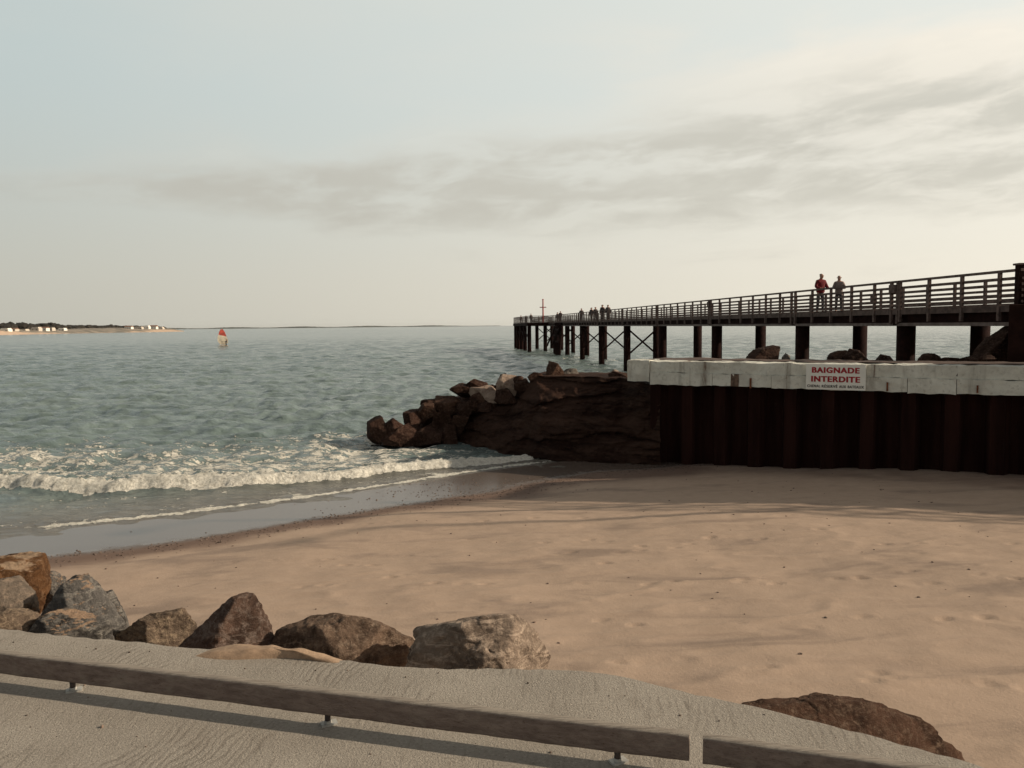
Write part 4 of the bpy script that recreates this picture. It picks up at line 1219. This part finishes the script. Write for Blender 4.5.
    for sd in (-1, 1):
        a = legs[sd]; h0 = np.array(a[2]); t0 = np.array(a[3])
        me = skin_mesh([(h0[0], h0[1] + .05 * k, .05 * k), (h0[0], h0[1] - .06 * k, .05 * k), (t0[0], t0[1] - .03 * k, .04 * k)], [(0, 1), (1, 2)], [.05 * k, .05 * k, .04 * k], sub)
        link('shoe', me, cloth((.03, .022, .02)), root)
    HV = [P(0, -.01, 1.66), P(0, .0, 1.73)]; HR = [.088, .075]; HE = [(0, 1)]
    if longhair: HV += [P(0, .05, 1.56), P(0, .06, 1.47)]; HE += [(0, 2), (2, 3)]; HR += [.078, .05]
    HV = [(x, y + .022 * k, z + .012 * k) for x, y, z in HV]
    link('hair', skin_mesh(HV, HE, [q * k for q in HR], sub), cloth(hair), root)
    # eyes, ears
    for sd in (-1, 1):
        link('eye', ball((sd * .032 * k, P(0, -.112, 1.655)[1], 1.655 * k), .011 * k), cloth((.02, .015, .012)), body)
        link('ear', ball((sd * .088 * k, P(0, -.03, 1.64)[1], 1.64 * k), .024 * k), SK, body)
    return root

def ball(c, r):
    v, f = ico(2); return np_mesh('ball', v * r + np.array(c), f, True)

def deck_spot(px, off, z=DECK):
    Z = FPX * (X0 + off) / (px - 445.0); p = pier(Z, off, z)
    for _ in range(6):                                   # settle on the column where the figure stands in the photo
        cx = p @ RT / (p @ F0) * FPX + 512; Z *= 1 + (cx - px) / (px - 445.0); p = pier(Z, off, z)
    return p
person(deck_spot(820, .62), R(12), 1.9, 'person in a red jacket and dark jeans leaning at the pier railing', (.13, .008, .011), (.06, .058, .065), (.035, .025, .02), 'rail', .06, 2, bulk=1.12)
person(deck_spot(838.5, .66), R(-15), 1.7, 'person in a grey jacket and dark trousers beside the red jacket', (.17, .135, .12), (.035, .03, .03), (.2, .165, .13), 'fold', .0, 2, .1)
GPp = 'people far out on the pier'
darks = [(.03, .022, .022), (.045, .035, .033), (.025, .02, .024), (.06, .045, .04)]
far = [(608, 1.0, 1.76, 'down', 'person in grey brown clothes, rightmost of the dark cluster far along the pier', 3),
       (602.5, .9, 1.84, 'down', 'tallest dark figure of the cluster far along the pier, second from its right', 0),
       (595.5, 1.4, 1.74, 'fold', 'dark clothed person in the middle of the cluster far along the pier', 1),
       (591.5, 1.1, 1.7, 'down', 'dark clothed person at the left of the cluster far along the pier', 2),
       (581.5, .8, 1.72, 'rail', 'dark clothed person alone at the railing left of the far cluster', 1),
       (560.5, .7, 1.7, 'rail', 'stocky dark figure above the boat landing, right of the red beacon', 0),
       (557.5, 1.5, 1.66, 'down', 'dark figure just left of the stocky one, right of the red beacon', 2)]
for px_, off, h, arm, lb, ci in far:
    person(deck_spot(px_, off), R(random.uniform(-60, 60)), h, lb, darks[ci], darks[(ci + 1) % 4], (.03, .022, .018), arm, 0, 0, group=GPp, bulk=1.1)
for px_, Z, lb, ci, h in ((531, 152.0, 'person in paler clothes standing left of the red beacon at the pier head', 3, 1.75), (521, 156.0, 'dark small figure at the outer corner of the pier head', 1, 1.5), (526, 155.0, 'dark small figure second from the outer corner of the pier head', 2, 1.45)):
    q = at_y(px_, 322, Z); person((q[0], Z, DECK), R(random.uniform(-60, 60)), h, lb, darks[ci], darks[0], (.03, .022, .018), 'down', 0, 0, group=GPp)

# ------------------------------------------------------------------ windsurfer
for key in ('sail_red', 'sail_white'):
    nt_ = M[key].node_tree; bs_ = nt_.nodes['Principled BSDF']; o_ = nt_.nodes['Material Output']
    tr = nt_.nodes.new('ShaderNodeBsdfTranslucent'); mx_ = nt_.nodes.new('ShaderNodeMixShader'); mx_.inputs[0].default_value = .5
    nt_.links.new(bs_.inputs['Base Color'].links[0].from_socket, tr.inputs['Color'])
    nt_.links.new(bs_.outputs[0], mx_.inputs[1]); nt_.links.new(tr.outputs[0], mx_.inputs[2]); nt_.links.new(mx_.outputs[0], o_.inputs['Surface'])
YS = 205.0
wb = at_z(222.5, 346.2, W); YS = wb[1]
ws = empty('windsurf_board', (wb[0], YS, W), 'windsurf board with a white sail that is red at the top', 'windsurfer')
def sail_part(poly, name, mat, off=0):
    P = [at_y(x, y, YS) for x, y in poly]; n = len(P)
    c = np.mean(P, 0); V = []
    for s_ in (-.03, .03):
        for p in P: V.append((p[0] - wb[0], (.35 * (1 - ((p[0] - c[0]) / 1.3) ** 2)) + s_ + off + .8 * (p[0] - wb[0]), p[2] - W))
    Fc = [tuple(range(n))[::-1], tuple(range(n, 2 * n))] + [(i, (i + 1) % n, n + (i + 1) % n, n + i) for i in range(n)]
    me = bpy.data.meshes.new(name); me.from_pydata(V, [], Fc); me.update()
    return link(name, me, mat, ws)
sail_part([(220.2, 344.5), (218.6, 341), (218.4, 337.3), (219, 334.7), (225.4, 336.7), (226.8, 340.5), (226.6, 343), (224, 345)], 'sail', M['sail_white'])
sail_part([(219, 334.6), (219.6, 331.5), (220.5, 329.4), (222, 329), (223.8, 332), (225.4, 336.6)], 'sail_top', M['sail_red'])
m0, m1 = at_y(221, 346, YS), at_y(220.4, 329, YS)
MB().tube(m0 + [0, .2, 0], m1 + [0, .2, 0], .04, .02, 8).build('mast', M['black'], ws)
MB().tube(at_y(219.5, 341.5, YS) + [0, .1, 0], at_y(227, 341.5, YS) + [0, -.4, 0], .03, n=8).build('boom', M['black'], ws)
v, f = ico(3); me = np_mesh('board', v * np.array([1.3, .35, .09]) + [0.1, 0, .1], f, True); link('board', me, M['board'], ws)
q = at_y(226.2, 345, YS - .6)
person((q[0], YS - .6, W + .16), R(-70), 1.7, 'windsurfing person in a dark wetsuit leaning back behind the sail', (.022, .016, .018), (.022, .016, .018), (.04, .025, .02), 'rail', -.25, 0, .12)

# ------------------------------------------------------------------ headland with its wood and houses
def hy(x): return 860 + (max(x, -80) / 180.0) * 480
def build_headland():
    xs = np.linspace(-120, 184, 240); rows = []
    shore = np.interp(xs, [-120, 0, 70, 120, 165, 184], [337, 335.2, 334.2, 332.9, 331.7, 331.0])
    crest = np.interp(xs, [-120, 0, 60, 75, 110, 150, 168, 184], [328.5, 329, 329.3, 328.6, 327.8, 327.6, 328.4, 330.9])
    r = np.random.default_rng(6)
    V = []
    for x, cy in zip(xs, crest):
        Y = hy(x); top = at_y(x, cy, Y + 60)[2]
        cx = at_y(x, cy, Y)[0]; 
        hgt = max(.15, top - W)
        for k, (dy, fz) in enumerate(((-14, -.6 / hgt), (0, .05), (14, .35), (32, .6), (60, 1.0), (140, 1.05), (260, .8), (330, -.3 / hgt))):
            d = ray(x, cy); X = d[0] / d[1] * (Y + dy)
            V.append((X, Y + dy, W + hgt * fz + r.normal(0, .12) * (k > 1)))
    V = np.array(V); me = np_mesh('headland', V, grid_faces(len(xs), 8), True)
    me.materials.append(M['dune']); o = bpy.data.objects.new('headland', me); COL.objects.link(o); tag(o, kind='structure')
    # scrub apron at the left of the dune
    mt, nt, bs = mat_new('headland_ground')
    v = coords(nt); sx = nt.nodes.new('ShaderNodeSeparateXYZ'); nt.links.new(v, sx.inputs[0])
    xl = at_y(72, 330, hy(72))[0]
    f = maprange(nt, mth(nt, 'ADD', sx.outputs[0], mth(nt, 'MULTIPLY', noise(nt, v, .03, 4), 30)), xl + 10, xl + 25)
    g = mixc(nt, maprange(nt, noise(nt, v, .06, 5), .4, .6), (.15, .13, .1), (.27, .225, .175))
    nt.links.new(mixc(nt, f, g, (.55, .39, .27)), bs.inputs['Base Color']); bs.inputs['Roughness'].default_value = .95
    me.materials.clear(); me.materials.append(mt)
build_headland()

def far_wood(name, xs0, xs1, n, topf, basef, yoff, mat, label, rad):
    r = np.random.default_rng(len(name)); v, f = ico(2); Vs = []; Fs = []
    for k in range(n):
        x = r.uniform(xs0, xs1); Y = hy(x) + r.uniform(*yoff)
        ty = topf(x) + abs(r.normal(0, .45)); by = basef(x)
        t = r.random()
        top = at_y(x, ty, Y); base = at_y(x, by, Y)
        R_ = rad * r.uniform(.6, 1.25)
        zc_ = base[2] + (top[2] - base[2] - R_ * .7) * t
        V = v * np.array([R_ * 1.25, R_ * 1.1, R_ * .75]); V = V * (1 + .35 * fbm(v * 1.8 + k * 3.1, 3))[:, None]
        Vs.append(V + np.array([top[0], Y, zc_])); Fs.append(f + k * len(v))
    me = np_mesh(name, np.vstack(Vs), np.vstack(Fs), False)
    tag(link(name, me, mat), label, 'wood', kind='stuff')
topf = lambda x: np.interp(x, [-120, 0, 12, 30, 48, 58, 64, 90, 98, 105, 113, 119, 126, 150, 161, 165], [322.5, 322.8, 322, 323, 322.2, 323.2, 324.6, 324.8, 325.2, 325.4, 323.8, 325.6, 325.4, 325.6, 326, 328])
basef = lambda x: np.interp(x, [-120, 0, 60, 75, 110, 165], [330.5, 331, 330.5, 329.4, 328.4, 328.6])
far_wood('far_wood', -110, 164, 900, topf, basef, (75, 190), M['wood_far'], 'dark belt of pines behind the houses on the far headland', 4.2)

houses = [(0, 8, 328.2, 332.2, 'wall_white', 'white house at the left end of the headland, cut by the photo edge'),
          (8.5, 15, 328.2, 331.2, 'wall_cream', 'cream house with a brown roof right of the leftmost white one'),
          (22, 25.5, 329, 331.6, 'wall_cream', 'tiny cream house alone between the cream roofed one and the long one'),
          (31, 38.5, 327, 331, 'wall_cream', 'long pale house adjoining the brightest white one'),
          (39, 46, 327, 331, 'wall_white', 'brightest white block house in the middle of the left row'),
          (47, 52, 327.6, 329.8, 'wall_cream', 'small cream house just right of the brightest white block'),
          (58, 64, 328, 331, 'wall_white', 'low white house alone at the right end of the left row'),
          (124.5, 131, 325.8, 329.8, 'wall_white', 'white house first from the left above the dune point'),
          (133.5, 141.5, 326.6, 329.4, 'wall_cream', 'long low cream house above the dune point'),
          (143, 148.5, 325.6, 329.2, 'wall_white', 'small white house in the middle of the dune point row'),
          (149, 156, 325.4, 330, 'wall_white', 'largest white house of the dune point row'),
          (156.5, 162.5, 326.8, 330.6, 'wall_cream', 'cream house at the tip of the dune point row')]
for i, (x0, x1, y0, y1, mt, lb) in enumerate(houses):
    Y = hy((x0 + x1) / 2) + (42 if x0 < 70 else 46)
    a = at_y(x0, y1, Y); b = at_y(x1, y0, Y); dep = 8.0
    z0, z1 = a[2] - 1.5, b[2]
    root = empty('house', ((a[0] + b[0]) / 2, Y + dep / 2, z0), lb, 'house', 'houses on the far headland')
    wl = z0 + (z1 - z0) * .8
    cx, cy_ = (a[0] + b[0]) / 2, Y + dep / 2; hw = (b[0] - a[0]) / 2
    MB().box((cx, cy_, (z0 + wl) / 2), (1, 0, 0), (0, 1, 0), (0, 0, 1), hw, dep / 2, (wl - z0) / 2).build('wall', M[mt], root)
    mb = MB(); e = .35
    if i % 3 == 1:
        Vr = [(cx - hw - e, Y - e, wl), (cx + hw + e, Y - e, wl), (cx + hw + e, Y + dep + e, wl), (cx - hw - e, Y + dep + e, wl), (cx - hw - e, cy_, z1 + .4), (cx + hw + e, cy_, z1 + .4)]
        mb.v = Vr; mb.f = [(0, 1, 5, 4), (2, 3, 4, 5), (0, 4, 3), (1, 2, 5), (0, 3, 2, 1)]
        mb.build('roof', M['roof'], root)
    else:
        mb.box((cx, cy_, (wl + z1) / 2), (1, 0, 0), (0, 1, 0), (0, 0, 1), hw * .82, dep * .45, (z1 - wl) / 2); mb.build('roof', M[mt], root)
    nw = max(1, int(hw / 1.6))
    for k in range(nw):
        xx = cx - hw + (k + .5) * 2 * hw / nw
        MB().box((xx, Y - .02, z0 + (wl - z0) * .68), (1, 0, 0), (0, 1, 0), (0, 0, 1), .5, .05, .6).build('window', M['glass_dark'], root)

# a low far shore along the horizon
def build_coast():
    n = 300; xs = np.linspace(150, 500, n); Y = 9500
    r = np.random.default_rng(9); V = []
    for i, x in enumerate(xs):
        h = (14 + 5 * math.sin(i * .11) + r.normal(0, 1.2)) * np.interp(x, [150, 200, 420, 500], [.8, 1, .95, .25])
        base = at_y(x, 326, Y)[0]
        for dy, z in ((0, -6), (30, h * .55), (160, h), (600, -6)): V.append((base * (Y + dy) / Y, Y + dy, W + z))
    me = np_mesh('far_coast', V, grid_faces(n, 4), True)
    tag(link('far_coast', me, M['coast_far']), kind='structure')
build_coast()

# ------------------------------------------------------------------ sea haze
bm = bmesh.new(); bmesh.ops.create_cube(bm, size=1.0)
me = bpy.data.meshes.new('haze'); bm.to_mesh(me); bm.free()
hm = bpy.data.materials.new('sea_haze'); hm.use_nodes = True; hn = hm.node_tree; hn.nodes.clear()
ho = hn.nodes.new('ShaderNodeOutputMaterial'); pv = hn.nodes.new('ShaderNodeVolumePrincipled')
pv.inputs['Color'].default_value = (.93, .93, .9, 1); pv.inputs['Density'].default_value = 2.2e-5; pv.inputs['Anisotropy'].default_value = .3
hn.links.new(pv.outputs[0], ho.inputs['Volume'])
o = link('haze', me, hm); o.scale = (28000, 15000, 52); o.location = (0, 7300, 16)
tag(o, 'thin pale sea haze over the whole bay', 'haze', kind='stuff')

# ------------------------------------------------------------------ light and sky
wld = bpy.data.worlds.new('World'); SC.world = wld; wld.use_nodes = True
nt = wld.node_tree; nt.nodes.clear()
out = nt.nodes.new('ShaderNodeOutputWorld')
sky = nt.nodes.new('ShaderNodeTexSky'); sky.sky_type = 'NISHITA'; sky.sun_disc = False
sky.sun_elevation = R(SUN_EL); sky.sun_rotation = R(SUN_AZ); sky.air_density = 1.0; sky.dust_density = 3.0; sky.ozone_density = 1.0
bg1 = nd(nt, 'ShaderNodeBackground', Strength=.055); nt.links.new(sky.outputs[0], bg1.inputs['Color'])
tc = nt.nodes.new('ShaderNodeTexCoord'); dirv = tc.outputs['Generated']
sx = nt.nodes.new('ShaderNodeSeparateXYZ'); nt.links.new(dirv, sx.inputs[0]); dx_, dy_, dz_ = sx.outputs
el = mth(nt, 'ARCTAN2', dz_, mth(nt, 'SQRT', mth(nt, 'ADD', mth(nt, 'MULTIPLY', dx_, dx_), mth(nt, 'MULTIPLY', dy_, dy_))))
az = mth(nt, 'ARCTAN2', dx_, dy_)
# cloud plane for the texture of the sheet
den = mth(nt, 'ADD', mth(nt, 'MAXIMUM', dz_, 0.0), .10)
cv = nt.nodes.new('ShaderNodeCombineXYZ')
nt.links.new(mth(nt, 'DIVIDE', dx_, den), cv.inputs[0]); nt.links.new(mth(nt, 'DIVIDE', dy_, den), cv.inputs[1]); cv.inputs[2].default_value = 3.7
nA = noise(nt, cv.outputs[0], .75, 8, .55, .35); 
cv2 = nt.nodes.new('ShaderNodeCombineXYZ')
nt.links.new(mth(nt, 'ADD', mth(nt, 'MULTIPLY', az, 3.4), mth(nt, 'MULTIPLY', el, -3.0)), cv2.inputs[0]); nt.links.new(mth(nt, 'MULTIPLY', el, 11.0), cv2.inputs[1]); cv2.inputs[2].default_value = 1.3
nB = noise(nt, cv2.outputs[0], 1.5, 8, .58, .3)
nn_ = mth(nt, 'ADD', mth(nt, 'MULTIPLY', nA, .4), mth(nt, 'MULTIPLY', nB, .6))
# the bank of stratocumulus: low and thin to the left, tall to the right
bc_ = maprange(nt, az, -.5, .6, .152, .196, False)
bw_ = maprange(nt, az, -.55, .45, .022, .115, False)
rel = mth(nt, 'DIVIDE', mth(nt, 'SUBTRACT', el, bc_), bw_)
bank = mth(nt, 'POWER', 2.718, mth(nt, 'MULTIPLY', mth(nt, 'MULTIPLY', rel, rel), -.8))
bank = mth(nt, 'MULTIPLY', bank, maprange(nt, az, -.62, -.2, .6, 1.0))
dens = mth(nt, 'ADD', mth(nt, 'MULTIPLY', bank, .95), mth(nt, 'MULTIPLY', mth(nt, 'SUBTRACT', nn_, .5), 2.1))
cl = maprange(nt, dens, .12, .62)
core = mth(nt, 'MULTIPLY', maprange(nt, dens, .34, .86), maprange(nt, rel, 1.15, .35))
nC = noise(nt, cv2.outputs[0], 3.2, 8, .6, .4)
core = mth(nt, 'MULTIPLY', core, maprange(nt, mth(nt, 'ADD', mth(nt, 'MULTIPLY', nC, .45), mth(nt, 'MULTIPLY', nB, .55)), .62, .44, .25, 1.0))
sunv = (math.sin(R(SUN_AZ)) * math.cos(R(SUN_EL)), math.cos(R(SUN_AZ)) * math.cos(R(SUN_EL)), math.sin(R(SUN_EL)))
dp = nt.nodes.new('ShaderNodeVectorMath'); dp.operation = 'DOT_PRODUCT'; nt.links.new(dirv, dp.inputs[0]); dp.inputs[1].default_value = sunv
glow = maprange(nt, dp.outputs['Value'], -.55, .75, 0, 1, False)
# high thin veil: thick near the horizon, thin and grey overhead
veilc = mixc(nt, glow, (.57, .555, .48), (1.08, 1.0, .84))
veilc = mixc(nt, maprange(nt, el, 0.0, .30), veilc, mixc(nt, glow, (.52, .605, .60), (.95, .95, .87)))
veilc = mixc(nt, maprange(nt, el, .46, .8), veilc, (.30, .262, .21))
wisp = mth(nt, 'MULTIPLY', maprange(nt, nA, .48, .66), maprange(nt, el, .2, .32))
veilc = mixc(nt, mth(nt, 'MULTIPLY', wisp, .25), veilc, mixc(nt, glow, (.66, .66, .6), (1.0, .95, .84)))
veilf = maprange(nt, el, .42, 1.2, .9, .55)
edge = mixc(nt, glow, (.62, .60, .53), (1.12, 1.03, .88))
belly = mixc(nt, glow, (.515, .50, .44), (.70, .665, .57))
rim = mth(nt, 'MULTIPLY', maprange(nt, rel, -.6, .7, .35, 1.0), maprange(nt, glow, .45, .85, .25, 1.0))
cc = mixc(nt, core, mixc(nt, rim, veilc, edge), belly)
col = mixc(nt, mth(nt, 'MULTIPLY', cl, .88), veilc, cc)
fac = mth(nt, 'MAXIMUM', veilf, mth(nt, 'MULTIPLY', cl, .92))
fac = mth(nt, 'MULTIPLY', fac, maprange(nt, dy_, -.5, .2, .5, 1.0))      # clearer sky behind
bg2 = nd(nt, 'ShaderNodeBackground', Strength=1.0); nt.links.new(col, bg2.inputs['Color'])
mx = nt.nodes.new('ShaderNodeMixShader'); nt.links.new(fac, mx.inputs[0]); nt.links.new(bg1.outputs[0], mx.inputs[1]); nt.links.new(bg2.outputs[0], mx.inputs[2])
nt.links.new(mx.outputs[0], out.inputs['Surface'])

sd = bpy.data.lights.new('sun', 'SUN'); sd.energy = 5.0; sd.angle = R(.7); sd.color = (1.0, .86, .68)
so = bpy.data.objects.new('sun', sd); COL.objects.link(so)
so.rotation_euler = Vector(sunv).to_track_quat('Z', 'Y').to_euler()

SC.view_settings.view_transform = 'Standard'; SC.view_settings.look = 'None'
SC.view_settings.exposure = 0.0; SC.view_settings.gamma = 1.0
SC.cycles.max_bounces = 6; SC.cycles.diffuse_bounces = 3; SC.cycles.glossy_bounces = 3
SC.cycles.use_denoising = True
